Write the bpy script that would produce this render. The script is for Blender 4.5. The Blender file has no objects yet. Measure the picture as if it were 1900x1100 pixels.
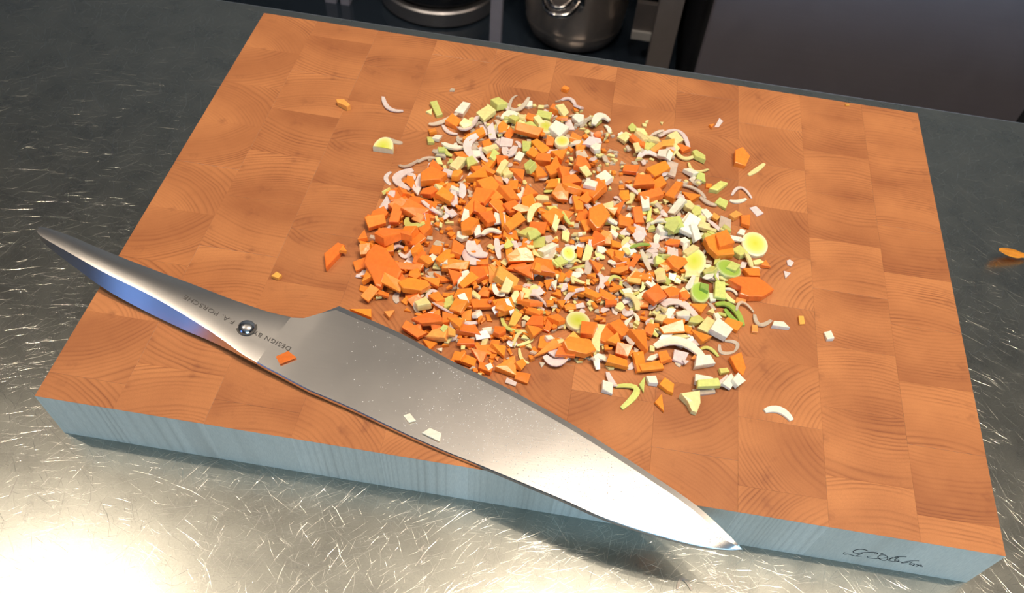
import bpy, bmesh, math, random
import numpy as np
from mathutils import Vector, Matrix, Euler

rnd = random.Random(7)
SC = bpy.context.scene
COL = SC.collection
PI = math.pi

# ------------------------------------------------------------------ frame of reference
# World axes follow the cutting board: x along its long side, y away from the viewer,
# origin under its near left corner.  TOPZ is the height of the board's upper face.
BW, BD, BT = 0.480, 0.3567, 0.0318
COUNTER_Z = 0.900
TOPZ = COUNTER_Z + BT

# ------------------------------------------------------------------ camera
F_PX = 1368.62
CAM_LOC = Vector((0.24850, -0.18829, TOPZ + 0.30637))
CAM_ROT = Euler((0.51250881, -0.06342171, 0.15294651), 'XYZ')
PP_Y = 379.84
cd = bpy.data.cameras.new('camera')
cd.sensor_width = 36.0
cd.lens = 36.0 * F_PX / 1900.0
cd.shift_y = PP_Y / 1900.0
cd.clip_start = 0.01
cd.dof.use_dof = True
cd.dof.focus_distance = 0.40
cd.dof.aperture_fstop = 15.0
cam = bpy.data.objects.new('camera', cd)
cam.location = CAM_LOC
cam.rotation_euler = CAM_ROT
COL.objects.link(cam)
SC.camera = cam

# ------------------------------------------------------------------ world, lights, exposure
SC.view_settings.view_transform = 'Standard'
SC.view_settings.look = 'None'
SC.view_settings.gamma = 1.0
SC.view_settings.use_curve_mapping = False
SC.view_settings.exposure = 0.0

wd = bpy.data.worlds.new('world')
SC.world = wd
wd.use_nodes = True
wd.node_tree.nodes['Background'].inputs[0].default_value = (0.50, 0.66, 0.90, 1)
wd.node_tree.nodes['Background'].inputs[1].default_value = 0.14

def point_lamp(name, loc, watts, col, r):
    l = bpy.data.lights.new(name, 'POINT')
    l.energy = watts; l.color = col; l.shadow_soft_size = r
    o = bpy.data.objects.new(name, l); o.location = loc
    COL.objects.link(o); return o

def area_lamp(name, loc, target, sx, sy, watts, col):
    l = bpy.data.lights.new(name, 'AREA')
    l.shape = 'RECTANGLE'; l.size = sx; l.size_y = sy; l.energy = watts; l.color = col
    o = bpy.data.objects.new(name, l); o.location = loc
    o.rotation_euler = (Vector(target) - Vector(loc)).to_track_quat('-Z', 'Y').to_euler()
    COL.objects.link(o); return o

WARM = (1.0, 0.82, 0.63)
point_lamp('ceiling_spot', (0.88, 0.14, 2.22), 31.0, WARM, 0.020)
point_lamp('ceiling_spot', (0.60, 0.14, 2.22), 18.0, WARM, 0.020)
point_lamp('ceiling_spot', (0.33, 0.28, 2.22), 14.0, WARM, 0.020)
point_lamp('ceiling_spot', (-0.72, 0.24, 2.22), 20.0, WARM, 0.020)
area_lamp('window_daylight', (0.95, -2.35, 1.55), (0.3, 0.0, 0.9), 1.7, 1.2, 46.0, (0.38, 0.66, 0.92))
area_lamp('window_daylight', (-2.45, -1.75, 1.45), (0.1, 0.1, 0.9), 1.6, 1.2, 9.0, (0.20, 0.40, 1.0))

# ------------------------------------------------------------------ node helpers
def mat(name):
    m = bpy.data.materials.new(name); m.use_nodes = True
    nt = m.node_tree; b = nt.nodes['Principled BSDF']
    return m, nt, b

def N(nt, t, **kw):
    n = nt.nodes.new(t)
    for k, v in kw.items():
        setattr(n, k, v)
    return n

def val(nt, sock, v):
    sock.default_value = v

def math_(nt, op, a, b=None, c=None, clamp=False):
    n = N(nt, 'ShaderNodeMath', operation=op); n.use_clamp = clamp
    for i, x in enumerate((a, b, c)):
        if x is None: continue
        if isinstance(x, (int, float)): n.inputs[i].default_value = x
        else: nt.links.new(x, n.inputs[i])
    return n.outputs[0]

def ramp(nt, fac, stops, interp='LINEAR'):
    n = N(nt, 'ShaderNodeValToRGB'); cr = n.color_ramp; cr.interpolation = interp
    while len(cr.elements) < len(stops): cr.elements.new(0.5)
    for e, (p, c) in zip(cr.elements, stops):
        e.position = p
        e.color = (c, c, c, 1) if isinstance(c, (int, float)) else (*c, 1)
    nt.links.new(fac, n.inputs[0]); return n.outputs[0]

def mixc(nt, fac, a, b, mode='MIX'):
    n = N(nt, 'ShaderNodeMix', data_type='RGBA', blend_type=mode)
    for s, x in ((n.inputs[0], fac), (n.inputs[6], a), (n.inputs[7], b)):
        if isinstance(x, (int, float)): s.default_value = x
        elif isinstance(x, tuple): s.default_value = (*x, 1)
        else: nt.links.new(x, s)
    return n.outputs[2]

def noise(nt, vec, scale, detail=3, rough=0.5, dist=0.0, dims='3D'):
    n = N(nt, 'ShaderNodeTexNoise', noise_dimensions=dims)
    if vec is not None: nt.links.new(vec, n.inputs['Vector'])
    n.inputs['Scale'].default_value = scale; n.inputs['Detail'].default_value = detail
    n.inputs['Roughness'].default_value = rough; n.inputs['Distortion'].default_value = dist
    return n.outputs['Fac']

def mapping(nt, vec, loc=(0, 0, 0), rot=(0, 0, 0), scale=(1, 1, 1)):
    n = N(nt, 'ShaderNodeMapping'); nt.links.new(vec, n.inputs[0])
    n.inputs[1].default_value = loc; n.inputs[2].default_value = rot; n.inputs[3].default_value = scale
    return n.outputs[0]

def bump(nt, h, strength, dist, normal=None):
    n = N(nt, 'ShaderNodeBump'); n.inputs['Strength'].default_value = strength
    n.inputs['Distance'].default_value = dist
    nt.links.new(h, n.inputs['Height'])
    if normal is not None: nt.links.new(normal, n.inputs['Normal'])
    return n.outputs[0]

def simple(name, col, rough=0.5, metal=0.0, spec=0.5):
    m, nt, b = mat(name)
    b.inputs['Base Color'].default_value = (*col, 1)
    b.inputs['Roughness'].default_value = rough
    b.inputs['Metallic'].default_value = metal
    b.inputs['Specular IOR Level'].default_value = spec
    tc = N(nt, 'ShaderNodeTexCoord')
    n = noise(nt, tc.outputs['Object'], 60, 3)
    c = mixc(nt, n, tuple(x * 0.88 for x in col), tuple(min(1, x * 1.1) for x in col))
    nt.links.new(c, b.inputs['Base Color'])
    return m

# ------------------------------------------------------------------ materials
def wood_material(name, end):
    m, nt, b = mat(name)
    at = N(nt, 'ShaderNodeAttribute', attribute_name='grain')
    tn = N(nt, 'ShaderNodeAttribute', attribute_name='tone')
    g = at.outputs['Vector']; tone = tn.outputs['Fac']
    sx = N(nt, 'ShaderNodeSeparateXYZ'); nt.links.new(g, sx.inputs[0])
    x, y, z = sx.outputs
    flat = N(nt, 'ShaderNodeCombineXYZ'); nt.links.new(x, flat.inputs[0]); nt.links.new(y, flat.inputs[1])
    zz = math_(nt, 'MULTIPLY', z, 0.12); nt.links.new(zz, flat.inputs[2])
    fv = flat.outputs[0]
    r = math_(nt, 'SQRT', math_(nt, 'ADD', math_(nt, 'MULTIPLY', x, x), math_(nt, 'MULTIPLY', y, y)))
    wob = noise(nt, fv, 26, 2)
    r = math_(nt, 'ADD', r, math_(nt, 'MULTIPLY', wob, 0.007))
    wob2 = noise(nt, fv, 240, 2)
    r = math_(nt, 'ADD', r, math_(nt, 'MULTIPLY', wob2, 0.0005))
    rv = N(nt, 'ShaderNodeCombineXYZ'); nt.links.new(r, rv.inputs[0]); nt.links.new(tone, rv.inputs[1])
    # ring widths vary with the years
    yr = noise(nt, rv.outputs[0], 55, 1)
    ph = math_(nt, 'ADD', math_(nt, 'MULTIPLY', r, 390.0), math_(nt, 'MULTIPLY', yr, 5.0))
    saw = math_(nt, 'FRACT', ph)
    line = ramp(nt, saw, [(0.0, 1.0), (0.14, 0.25), (0.45, 0.0), (0.80, 0.45), (0.93, 1.0), (1.0, 1.0)])
    contrast = ramp(nt, noise(nt, rv.outputs[0], 80, 2), [(0.38, 0.15), (0.66, 1.0)])
    vis = ramp(nt, noise(nt, fv, 34, 2), [(0.35, 0.25), (0.65, 1.0)])
    line = math_(nt, 'MULTIPLY', line, math_(nt, 'MULTIPLY', contrast, vis))
    broad = ramp(nt, noise(nt, fv, 30, 3, 0.55), [(0.30, 0.0), (0.72, 1.0)])
    blotch = ramp(nt, noise(nt, fv, 75, 3, 0.6), [(0.62, 0.0), (0.80, 1.0)])
    fine = noise(nt, fv, 2600, 2, 0.6)
    if end:
        light, dark = (0.535, 0.218, 0.080), (0.290, 0.098, 0.036)
        linec, deep = (0.20, 0.062, 0.026), (0.17, 0.052, 0.026)
    else:
        light, dark = (0.80, 0.74, 0.62), (0.50, 0.455, 0.36)
        linec, deep = (0.42, 0.36, 0.28), (0.42, 0.36, 0.28)
    swing = math_(nt, 'MULTIPLY', math_(nt, 'SINE', math_(nt, 'ADD', math_(nt, 'MULTIPLY', r, 105.0), math_(nt, 'MULTIPLY', tone, 9.0))), 0.17)
    f = math_(nt, 'ADD', math_(nt, 'ADD', math_(nt, 'MULTIPLY', broad, 0.45), swing), math_(nt, 'MULTIPLY', tone, 0.9), clamp=True)
    c = mixc(nt, f, light, dark)
    c = mixc(nt, math_(nt, 'MULTIPLY', line, 0.85 if end else 0.75), c, linec)
    c = mixc(nt, math_(nt, 'MULTIPLY', blotch, 0.50 if end else 0.25), c, deep)
    fm = ramp(nt, fine, [(0.3, 0.90), (0.7, 1.06)])
    c = mixc(nt, 1.0, c, fm, 'MULTIPLY')
    nt.links.new(c, b.inputs['Base Color'])
    b.inputs['Roughness'].default_value = 0.52
    b.inputs['Specular IOR Level'].default_value = 0.32
    nt.links.new(bump(nt, fine, 0.12, 0.0002), b.inputs['Normal'])
    return m

M = {}
M['endgrain'] = wood_material('oiled_end_grain', True)
M['sidegrain'] = wood_material('pale_side_grain', False)

def worn_steel(name, base, rough):
    m, nt, b = mat(name)
    tc = N(nt, 'ShaderNodeTexCoord'); obj = tc.outputs['Object']
    patch = noise(nt, obj, 38, 4, 0.6)
    micro = noise(nt, obj, 1500, 2, 0.6)
    nt.links.new(ramp(nt, patch, [(0.3, rough - 0.02), (0.7, rough + 0.03)]), b.inputs['Roughness'])
    f = math_(nt, 'ADD', math_(nt, 'MULTIPLY', patch, 0.5), math_(nt, 'MULTIPLY', micro, 0.5))
    nt.links.new(mixc(nt, ramp(nt, f, [(0.36, 0.0), (0.64, 1.0)]), tuple(x * 0.84 for x in base), base), b.inputs['Base Color'])
    b.inputs['Metallic'].default_value = 1.0
    nt.links.new(bump(nt, micro, 0.10, 0.0002), b.inputs['Normal'])
    return m
M['counter'] = worn_steel('worn_worktop_steel', (0.42, 0.433, 0.40), 0.28)
M['scratch'] = simple('scratch_steel', (0.76, 0.77, 0.72), 0.17, 1.0)

def brushed(name, base, rough, stretch, strength, aniso=0.0):
    m, nt, b = mat(name)
    tc = N(nt, 'ShaderNodeTexCoord')
    v = mapping(nt, tc.outputs['Object'], scale=stretch)
    n = noise(nt, v, 1.0, 3, 0.6)
    b.inputs['Metallic'].default_value = 1.0
    nt.links.new(mixc(nt, n, tuple(x * 0.92 for x in base), base), b.inputs['Base Color'])
    sm = noise(nt, tc.outputs['Object'], 40, 3, 0.6)
    nt.links.new(ramp(nt, sm, [(0.3, rough - 0.01), (0.7, rough + 0.015)]), b.inputs['Roughness'])
    nt.links.new(bump(nt, n, strength, 0.0002), b.inputs['Normal'])
    return m

M['blade'] = brushed('satin_blade_steel', (0.80, 0.78, 0.76), 0.24, (60, 1400, 200), 0.06)
M['handle'] = brushed('satin_handle_steel', (0.80, 0.78, 0.76), 0.25, (1200, 90, 200), 0.06)
M['polished'] = simple('polished_steel', (0.75, 0.75, 0.76), 0.08, 1.0)
M['panelsteel'] = None or brushed('dark_appliance_steel', (0.74, 0.70, 0.80), 0.5, (4, 4, 500), 0.10)
M['rim'] = simple('worktop_edge_steel', (0.75, 0.78, 0.80), 0.30, 1.0)
M['engrave'] = simple('engraved_letters', (0.06, 0.055, 0.05), 0.6, 0.0)
M['ink'] = simple('branded_script', (0.02, 0.018, 0.018), 0.6)
M['blackglass'] = simple('black_shelf_enamel', (0.020, 0.030, 0.046), 0.13, 0.0)
M['darkwall'] = simple('dark_cabinet', (0.02, 0.022, 0.028), 0.5)
M['post'] = simple('grey_post_metal', (0.34, 0.36, 0.48), 0.42, 0.3)
M['postwarm'] = simple('wide_post_metal', (0.22, 0.20, 0.20), 0.45, 0.5)
M['pot'] = simple('pot_steel', (0.80, 0.69, 0.62), 0.28, 0.86)
M['panband'] = simple('pan_steel_band', (0.5, 0.5, 0.53), 0.45, 1.0)
M['blackpan'] = simple('black_pan', (0.01, 0.012, 0.018), 0.25)
M['plaster'] = simple('ceiling_plaster', (0.46, 0.46, 0.46), 0.9)
M['wallpaint'] = simple('wall_paint', (0.09, 0.09, 0.095), 0.9)
M['backwall'] = simple('back_wall_paint', (0.20, 0.235, 0.27), 0.8)
M['floor'] = simple('floor_tiles_grey', (0.10, 0.10, 0.10), 0.6)
M['lightmetal'] = simple('pale_bracket', (0.5, 0.5, 0.5), 0.4)

def veg_material(name, col, rough=0.24, sss=0.25, ring=None, hue=0.03, vv=0.22, alpha=1.0, fibre=0.0, sscale=0.003):
    m, nt, b = mat(name)
    oi = N(nt, 'ShaderNodeObjectInfo'); tc = N(nt, 'ShaderNodeTexCoord')
    hsv = N(nt, 'ShaderNodeHueSaturation')
    rndv = oi.outputs['Random']
    nt.links.new(math_(nt, 'ADD', math_(nt, 'MULTIPLY', rndv, hue), 0.5 - hue / 2), hsv.inputs['Hue'])
    r2 = math_(nt, 'FRACT', math_(nt, 'MULTIPLY', rndv, 37.7))
    nt.links.new(math_(nt, 'ADD', math_(nt, 'MULTIPLY', r2, vv), 1.0 - vv * 0.6), hsv.inputs['Value'])
    sp = noise(nt, tc.outputs['Object'], 420, 3, 0.6)
    darker = tuple(x * 0.84 for x in col)
    c = mixc(nt, ramp(nt, sp, [(0.3, 0.0), (0.7, 1.0)]), darker, col)
    if ring:
        at = N(nt, 'ShaderNodeAttribute', attribute_name='rad')
        w = N(nt, 'ShaderNodeTexWave', wave_type='RINGS', rings_direction='Z')
        nt.links.new(tc.outputs['Object'], w.inputs['Vector']); w.inputs['Scale'].default_value = 260
        cr = ramp(nt, at.outputs['Fac'], ring)
        c = mixc(nt, math_(nt, 'MULTIPLY', w.outputs['Fac'], 0.14), cr, darker)
    if fibre:
        f = noise(nt, mapping(nt, tc.outputs['Object'], scale=(60, 1500, 200)), 1.0, 2)
        c = mixc(nt, math_(nt, 'MULTIPLY', ramp(nt, f, [(0.45, 0.0), (0.65, 1.0)]), fibre), c, darker)
    nt.links.new(c, hsv.inputs['Color'])
    nt.links.new(hsv.outputs[0], b.inputs['Base Color'])
    b.inputs['Roughness'].default_value = rough
    b.inputs['Specular IOR Level'].default_value = 0.5
    b.inputs['Subsurface Weight'].default_value = sss
    b.inputs['Subsurface Radius'].default_value = (1.0, 0.55, 0.3)
    b.inputs['Subsurface Scale'].default_value = sscale
    b.inputs['Alpha'].default_value = alpha
    nt.links.new(bump(nt, sp, 0.25, 0.0004), b.inputs['Normal'])
    return m

VEG = {
 'o': veg_material('carrot_orange', (1.0, 0.285, 0.040), vv=0.24, hue=0.022),
 'k': veg_material('carrot_pale_core', (0.95, 0.42, 0.10), vv=0.2),
 'y': veg_material('leek_yellow', (0.92, 0.82, 0.38), fibre=0.2),
 'g': veg_material('leek_yellow_green', (0.68, 0.72, 0.22), fibre=0.25, hue=0.04),
 'G': veg_material('leek_green', (0.34, 0.53, 0.10), fibre=0.25),
 'w': veg_material('leek_white', (0.95, 0.91, 0.76), fibre=0.2, hue=0.01, vv=0.12),
 'v': veg_material('shallot_lilac_white', (0.93, 0.78, 0.76), fibre=0.1, hue=0.02, vv=0.12, alpha=0.88),
 't': veg_material('shallot_translucent', (0.85, 0.74, 0.60), fibre=0.15, alpha=0.66, vv=0.2),
 'D': veg_material('leek_disc_yellow', (0.80, 0.72, 0.25), ring=[(0.0, (0.62, 0.66, 0.05)), (0.55, (0.72, 0.72, 0.16)), (0.86, (0.80, 0.78, 0.40)), (1.0, (0.84, 0.80, 0.55))]),
 'E': veg_material('leek_disc_green', (0.45, 0.60, 0.12), ring=[(0.0, (0.38, 0.56, 0.06)), (0.75, (0.42, 0.58, 0.10)), (1.0, (0.66, 0.72, 0.35))]),
 'q': veg_material('dried_carrot_film', (0.85, 0.27, 0.04), alpha=0.9),
}
KIND = {'o': 'c', 'k': 'c', 'q': 'c', 'y': 'l', 'g': 'l', 'G': 'l', 'w': 'l', 'D': 'l', 'E': 'l', 'v': 's', 't': 's'}

# ------------------------------------------------------------------ object helpers
def link(name, me, parent=None, **props):
    o = bpy.data.objects.new(name, me); COL.objects.link(o)
    if parent is not None: o.parent = parent
    for k, v in props.items(): o[k] = v
    return o

def mesh_from(name, vs, fs, mats=(), smooth=False, sharp=None):
    me = bpy.data.meshes.new(name); me.from_pydata([tuple(v) for v in vs], [], fs)
    for m in mats: me.materials.append(m)
    bm = bmesh.new(); bm.from_mesh(me); bmesh.ops.recalc_face_normals(bm, faces=bm.faces); bm.to_mesh(me); bm.free()
    if smooth:
        me.shade_smooth()
        if sharp: me.set_sharp_from_angle(angle=math.radians(sharp))
    me.update(); return me

def box_mesh(name, size, m, bev=0.0, seg=2):
    bm = bmesh.new(); bmesh.ops.create_cube(bm, size=1.0)
    bmesh.ops.scale(bm, vec=size, verts=bm.verts)
    if bev: bmesh.ops.bevel(bm, geom=list(bm.edges), offset=bev, segments=seg, affect='EDGES', profile=0.6)
    me = bpy.data.meshes.new(name); bm.to_mesh(me); bm.free(); me.materials.append(m); return me

def box(name, lo, hi, m, parent=None, bev=0.0, seg=2, **props):
    lo, hi = Vector(lo), Vector(hi)
    o = link(name, box_mesh(name, hi - lo, m, bev, seg), parent, **props)
    o.location = (lo + hi) / 2 - (parent.location if parent else Vector()); return o

def empty(name, loc, **props):
    o = bpy.data.objects.new(name, None); o.location = loc; o.empty_display_size = 0.02
    COL.objects.link(o)
    for k, v in props.items(): o[k] = v
    return o

def lathe(name, prof, m, n=48, smooth=True, sharp=35):
    vs, fs = [], []
    for (r, z) in prof:
        for i in range(n):
            a = 2 * PI * i / n; vs.append((r * math.cos(a), r * math.sin(a), z))
    for j in range(len(prof) - 1):
        for i in range(n):
            a, b2 = j * n + i, j * n + (i + 1) % n
            fs.append((a, b2, b2 + n, a + n))
    if prof[0][0] > 1e-5: fs.append(tuple(range(n - 1, -1, -1)))
    if prof[-1][0] > 1e-5: fs.append(tuple((len(prof) - 1) * n + i for i in range(n)))
    return mesh_from(name, vs, fs, [m], smooth, sharp)

def tube_mesh(name, pts, r, m, n=8, flat=1.0):
    pts = [Vector(p) for p in pts]; vs, fs = [], []
    rr = r if isinstance(r, (list, tuple)) else [r] * len(pts)
    for i, p in enumerate(pts):
        t = (pts[min(i + 1, len(pts) - 1)] - pts[max(i - 1, 0)]).normalized()
        u = t.cross(Vector((0, 0, 1)))
        if u.length < 1e-3: u = t.cross(Vector((0, 1, 0)))
        u.normalize(); w = u.cross(t).normalized()
        for k in range(n):
            a = 2 * PI * k / n
            vs.append(p + (u * math.cos(a) + w * math.sin(a) * flat) * rr[i])
    for i in range(len(pts) - 1):
        for k in range(n):
            a, b2 = i * n + k, i * n + (k + 1) % n
            fs.append((a, b2, b2 + n, a + n))
    fs.append(tuple(range(n))); fs.append(tuple((len(pts) - 1) * n + k for k in range(n)))
    return mesh_from(name, vs, fs, [m], True, 50)

# sight lines measured on the photograph, cut with a level or an upright plane of the place
CM = CAM_ROT.to_matrix()
def ray(px, py):
    return (CM @ Vector(((px - 950) / F_PX, -(py - 550 - PP_Y) / F_PX, -1.0))).normalized()
def at(px, py, z=0.0):
    """point at height z above the board's face"""
    d = ray(px, py); t = (TOPZ + z - CAM_LOC.z) / d.z
    return CAM_LOC + d * t
def at_y(px, py, y):
    d = ray(px, py); t = (y - CAM_LOC.y) / d.y
    return CAM_LOC + d * t

# ------------------------------------------------------------------ the room
struct = dict(kind='structure')
box('floor', (-2.6, -2.5, -0.05), (3.2, 2.05, 0.0), M['floor'], **struct)
box('ceiling', (-2.6, -2.5, 2.5), (3.2, 2.05, 2.55), M['plaster'], **struct)
box('wall_back', (-2.6, 1.95, 0.0), (3.2, 2.05, 2.5), M['backwall'], **struct)
box('wall_left', (-2.7, -2.5, 0.0), (-2.6, 2.05, 2.5), M['wallpaint'], **struct)
box('wall_right', (3.2, -2.5, 0.0), (3.3, 2.05, 2.5), M['wallpaint'], **struct)
box('wall_front', (-2.6, -2.6, 0.0), (3.2, -2.5, 2.5), M['wallpaint'], **struct)

# ------------------------------------------------------------------ worktop
EDGE_Y = 0.4245
wt = empty('worktop', (0.0, 0.0, COUNTER_Z), label='scratched stainless steel worktop under the wooden cutting board', category='worktop')
box('steel_top', (-1.10, -0.60, COUNTER_Z - 0.003), (1.60, EDGE_Y - 0.0035, COUNTER_Z), M['counter'], wt)
# knife-fine scratches: shallow rounded ridges and grooves of real relief, far too many to count
srn = np.random.default_rng(77)
def scratch_batch(n, mu, sig, widths, x0, x1, y0, y1, focus=None):
    """n straight ridges, each two roof slopes with a rounded shading"""
    x = srn.uniform(x0, x1, n); y = srn.uniform(y0, y1, n)
    ln = np.minimum(.055, np.exp(srn.normal(mu, sig, n)))
    ang = srn.uniform(0, np.pi, n) if focus is None else srn.normal(focus, .22, n)
    wd = srn.choice(widths, n) * srn.uniform(.8, 1.2, n)
    h = wd * srn.uniform(.10, .26, n)
    bend = srn.normal(0, .035, n) * ln
    c, s_ = np.cos(ang), np.sin(ang)
    rows = []
    for u, k, bz in ((-.5, .15, 0), (0, 1, 1), (.5, .15, 0)):
        cx = x + ln * u * c - bend * bz * s_; cy = y + ln * u * s_ + bend * bz * c
        for side, zz in ((1, 0.0), (0, 1.0), (-1, 0.0)):
            rows.append(np.stack([cx - s_ * side * wd / 2 * k, cy + c * side * wd / 2 * k, 0.000004 + h * zz * k], 1))
    V_ = np.stack(rows, 1)
    ok = np.ones(n, bool)
    for q in (0, 8):
        px_, py_ = V_[:, q, 0], V_[:, q, 1]
        ok &= (py_ < EDGE_Y - .005) & ~((px_ > .004) & (px_ < BW - .004) & (py_ > .004) & (py_ < BD - .004))
    return V_[ok]
parts_ = [scratch_batch(52000, -5.0, .55, [.00006, .00008, .00010, .00013], -.36, .72, -.17, .42),
          scratch_batch(17000, -4.3, .5, [.00010, .00014, .00020], -.36, .72, -.17, .42),
          scratch_batch(6000, -4.6, .5, [.00009, .00013], .1, .72, -.17, .42, .55),
          scratch_batch(4000, -4.6, .5, [.00009, .00013], -.36, .3, -.17, .42, .1)]
sv = np.concatenate(parts_)
nS = len(sv)
base_q = np.array([[0, 3, 4, 1], [1, 4, 5, 2], [3, 6, 7, 4], [4, 7, 8, 5]])
sf = (np.arange(nS)[:, None, None] * 9 + base_q[None]).reshape(-1, 4)
sme = bpy.data.meshes.new('scratch_marks')
sme.vertices.add(nS * 9); sme.vertices.foreach_set('co', sv.reshape(-1).astype(np.float32))
sme.loops.add(len(sf) * 4); sme.loops.foreach_set('vertex_index', sf.reshape(-1).astype(np.int32))
sme.polygons.add(len(sf)); sme.polygons.foreach_set('loop_start', (np.arange(len(sf)) * 4).astype(np.int32))
sme.materials.append(M['scratch']); sme.update(calc_edges=True); sme.shade_smooth()
link('scratch_marks', sme, wt, kind='stuff')
# rolled back edge
pr = []
for k in range(7):
    a = PI / 2 * k / 6
    pr.append((EDGE_Y - 0.0035 + 0.0035 * math.sin(a), COUNTER_Z - 0.0035 + 0.0035 * math.cos(a)))
pr += [(EDGE_Y, COUNTER_Z - 0.038), (EDGE_Y - 0.002, COUNTER_Z - 0.040), (EDGE_Y - 0.02, COUNTER_Z - 0.040), (EDGE_Y - 0.02, COUNTER_Z - 0.004)]
vs, fs = [], []
for xx in (-1.10, 1.60):
    for (y, z) in pr: vs.append((xx, y, z - COUNTER_Z))
n = len(pr)
for i in range(n): fs.append((i, (i + 1) % n, n + (i + 1) % n, n + i))
fs += [tuple(range(n)), tuple(range(2 * n - 1, n - 1, -1))]
link('rolled_edge', mesh_from('rolled_edge', vs, fs, [M['rim']], True, 40), wt)
box('island_body', (-1.08, -0.55, 0.0), (1.58, EDGE_Y - 0.03, COUNTER_Z - 0.004), M['darkwall'], wt)

# ------------------------------------------------------------------ the unit across the aisle
SH_Z = 0.44            # shelf height
sd = lambda px, py: at(px, py, SH_Z - TOPZ)
FRONT_Y = 1.02
UX = at_y(1292, 100, FRONT_Y - 0.02).x
unit = empty('shelf_unit', (0.4, FRONT_Y, 0.0), label='dark open shelf unit with upright grey posts beyond the worktop', category='shelf unit')
box('shelf_board', (-1.1, FRONT_Y, SH_Z - 0.03), (UX, 1.90, SH_Z), M['blackglass'], unit, 0.002)
box('back_panel', (-1.1, 1.90, 0.0), (UX, 1.94, 0.93), M['darkwall'], unit)
box('top_board', (-1.1, FRONT_Y + 0.1, 0.93), (UX, 1.94, 0.95), M['darkwall'], unit)
def post_at(px0, px1, y_img, yplane, name, m, depth=0.02):
    a, b2 = at_y(px0, y_img, yplane), at_y(px1, y_img, yplane)
    return box(name, (a.x, yplane, 0.0), (b2.x, yplane + depth, 0.93), m, unit, 0.001)
post_at(604, 624, 8, 1.30, 'post', M['post'])
post_at(632, 648, 8, 1.30, 'post', M['post'])
post_at(909, 930, 40, 1.14, 'post', M['post'])
post_at(1205, 1249, 90, 1.06, 'wide_post', M['postwarm'], 0.03)
a = at_y(1172, 62, 1.25); b2 = at_y(1216, 70, 1.25)
box('bracket', (a.x, 1.25, a.z - 0.010), (b2.x + .01, 1.27, a.z + 0.004), M['lightmetal'], unit, 0.001)
box('bracket_arm', (a.x, 1.256, a.z + 0.004), (b2.x + .01, 1.268, a.z + 0.05), M['postwarm'], unit, 0.001)

# steel pot with loop handle
pc = sd(1062, 60)
PR = 0.098
pot = empty('cooking_pot', (pc.x, pc.y + 0.003, SH_Z + .0005), label='shiny stainless steel pot with looped handle on the dark shelf', category='pot')
prof = [(0.0, 0.0), (PR * .72, 0.0), (PR * .84, 0.006), (PR * .93, 0.022), (PR * .98, 0.045), (PR, 0.075), (PR, 0.20), (PR + .003, 0.203), (PR + .003, 0.207), (PR - .002, 0.207), (PR - .003, 0.20), (PR - .004, 0.03), (0.0, 0.01)]
link('pot_body', lathe('pot_body', prof, M['pot'], 64), pot)
lp = []
for k in range(25):
    a = PI * k / 24
    lp.append((-0.031 * math.cos(a), -PR - 0.004 - 0.034 * math.sin(a), 0.104 - 0.012 * math.sin(a)))
hd = link('loop_handle', tube_mesh('loop_handle', lp, 0.0045, M['polished'], 10), pot)
lp2 = [(p[0] * .72, p[1] * .985 - .001, p[2] + 0.012) for p in lp]
link('loop_handle', tube_mesh('loop_handle', lp2, 0.004, M['polished'], 10), pot)
for s in (-1, 1):
    pl = box('handle_plate', (-.011, -.003, -.010), (.011, .003, .010), M['polished'], None, 0.002)
    pl.parent = pot; pl.location = (s * .030, -PR - 0.0005, 0.108)
pot.rotation_euler = (0, 0, math.radians(-12))

# low pan at the left
qc = sd(806, 18)
QR = 0.115
pan = empty('frying_pan', (qc.x, qc.y + 0.047, SH_Z + .0005), label='black pan with a grey steel band on the dark shelf left of the pot', category='pan')
prof = [(0, 0), (QR - .006, 0), (QR, .004), (QR, .026), (QR - .003, .029), (QR - .012, .030)]
link('steel_base', lathe('steel_base', prof, M['panband'], 64), pan)
prof = [(QR - .014, .0295), (QR - .006, .038), (QR - .002, .075), (QR + .002, .082), (QR - .004, .082), (QR - .012, .042), (0, .036)]
link('pan_wall', lathe('pan_wall', prof, M['blackpan'], 64), pan)
hp = [(0.02, QR, .07), (.03, QR + .08, .085), (.04, QR + .2, .10)]
link('pan_handle', tube_mesh('pan_handle', hp, .009, M['blackpan'], 10), pan)

# appliance front to the right
px0 = at_y(1300, 100, FRONT_Y - 0.02)
px1 = at_y(1893, 215, FRONT_Y - 0.02)
ap = empty('appliance', (px0.x, FRONT_Y - 0.02, 0.0), label='tall dark stainless steel appliance front at the upper right', category='appliance')
bx = box('door_panel', (px0.x, FRONT_Y - 0.02, 0.06), (px1.x, FRONT_Y + 0.0, 0.90), M['panelsteel'], ap, 0.003)
box('appliance_body', (px0.x + .004, FRONT_Y + 0.001, 0.0), (px1.x - .004, 1.9, 0.92), M['darkwall'], ap)
nb = empty('side_cabinet', (px1.x + 0.006, FRONT_Y, 0.0), label='plain black cabinet edge at the far right behind the worktop', category='cabinet')
box('cabinet_body', (px1.x + 0.006, FRONT_Y - 0.005, 0.0), (px1.x + 0.6, 1.9, 0.92), M['darkwall'], nb, .002)

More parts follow.
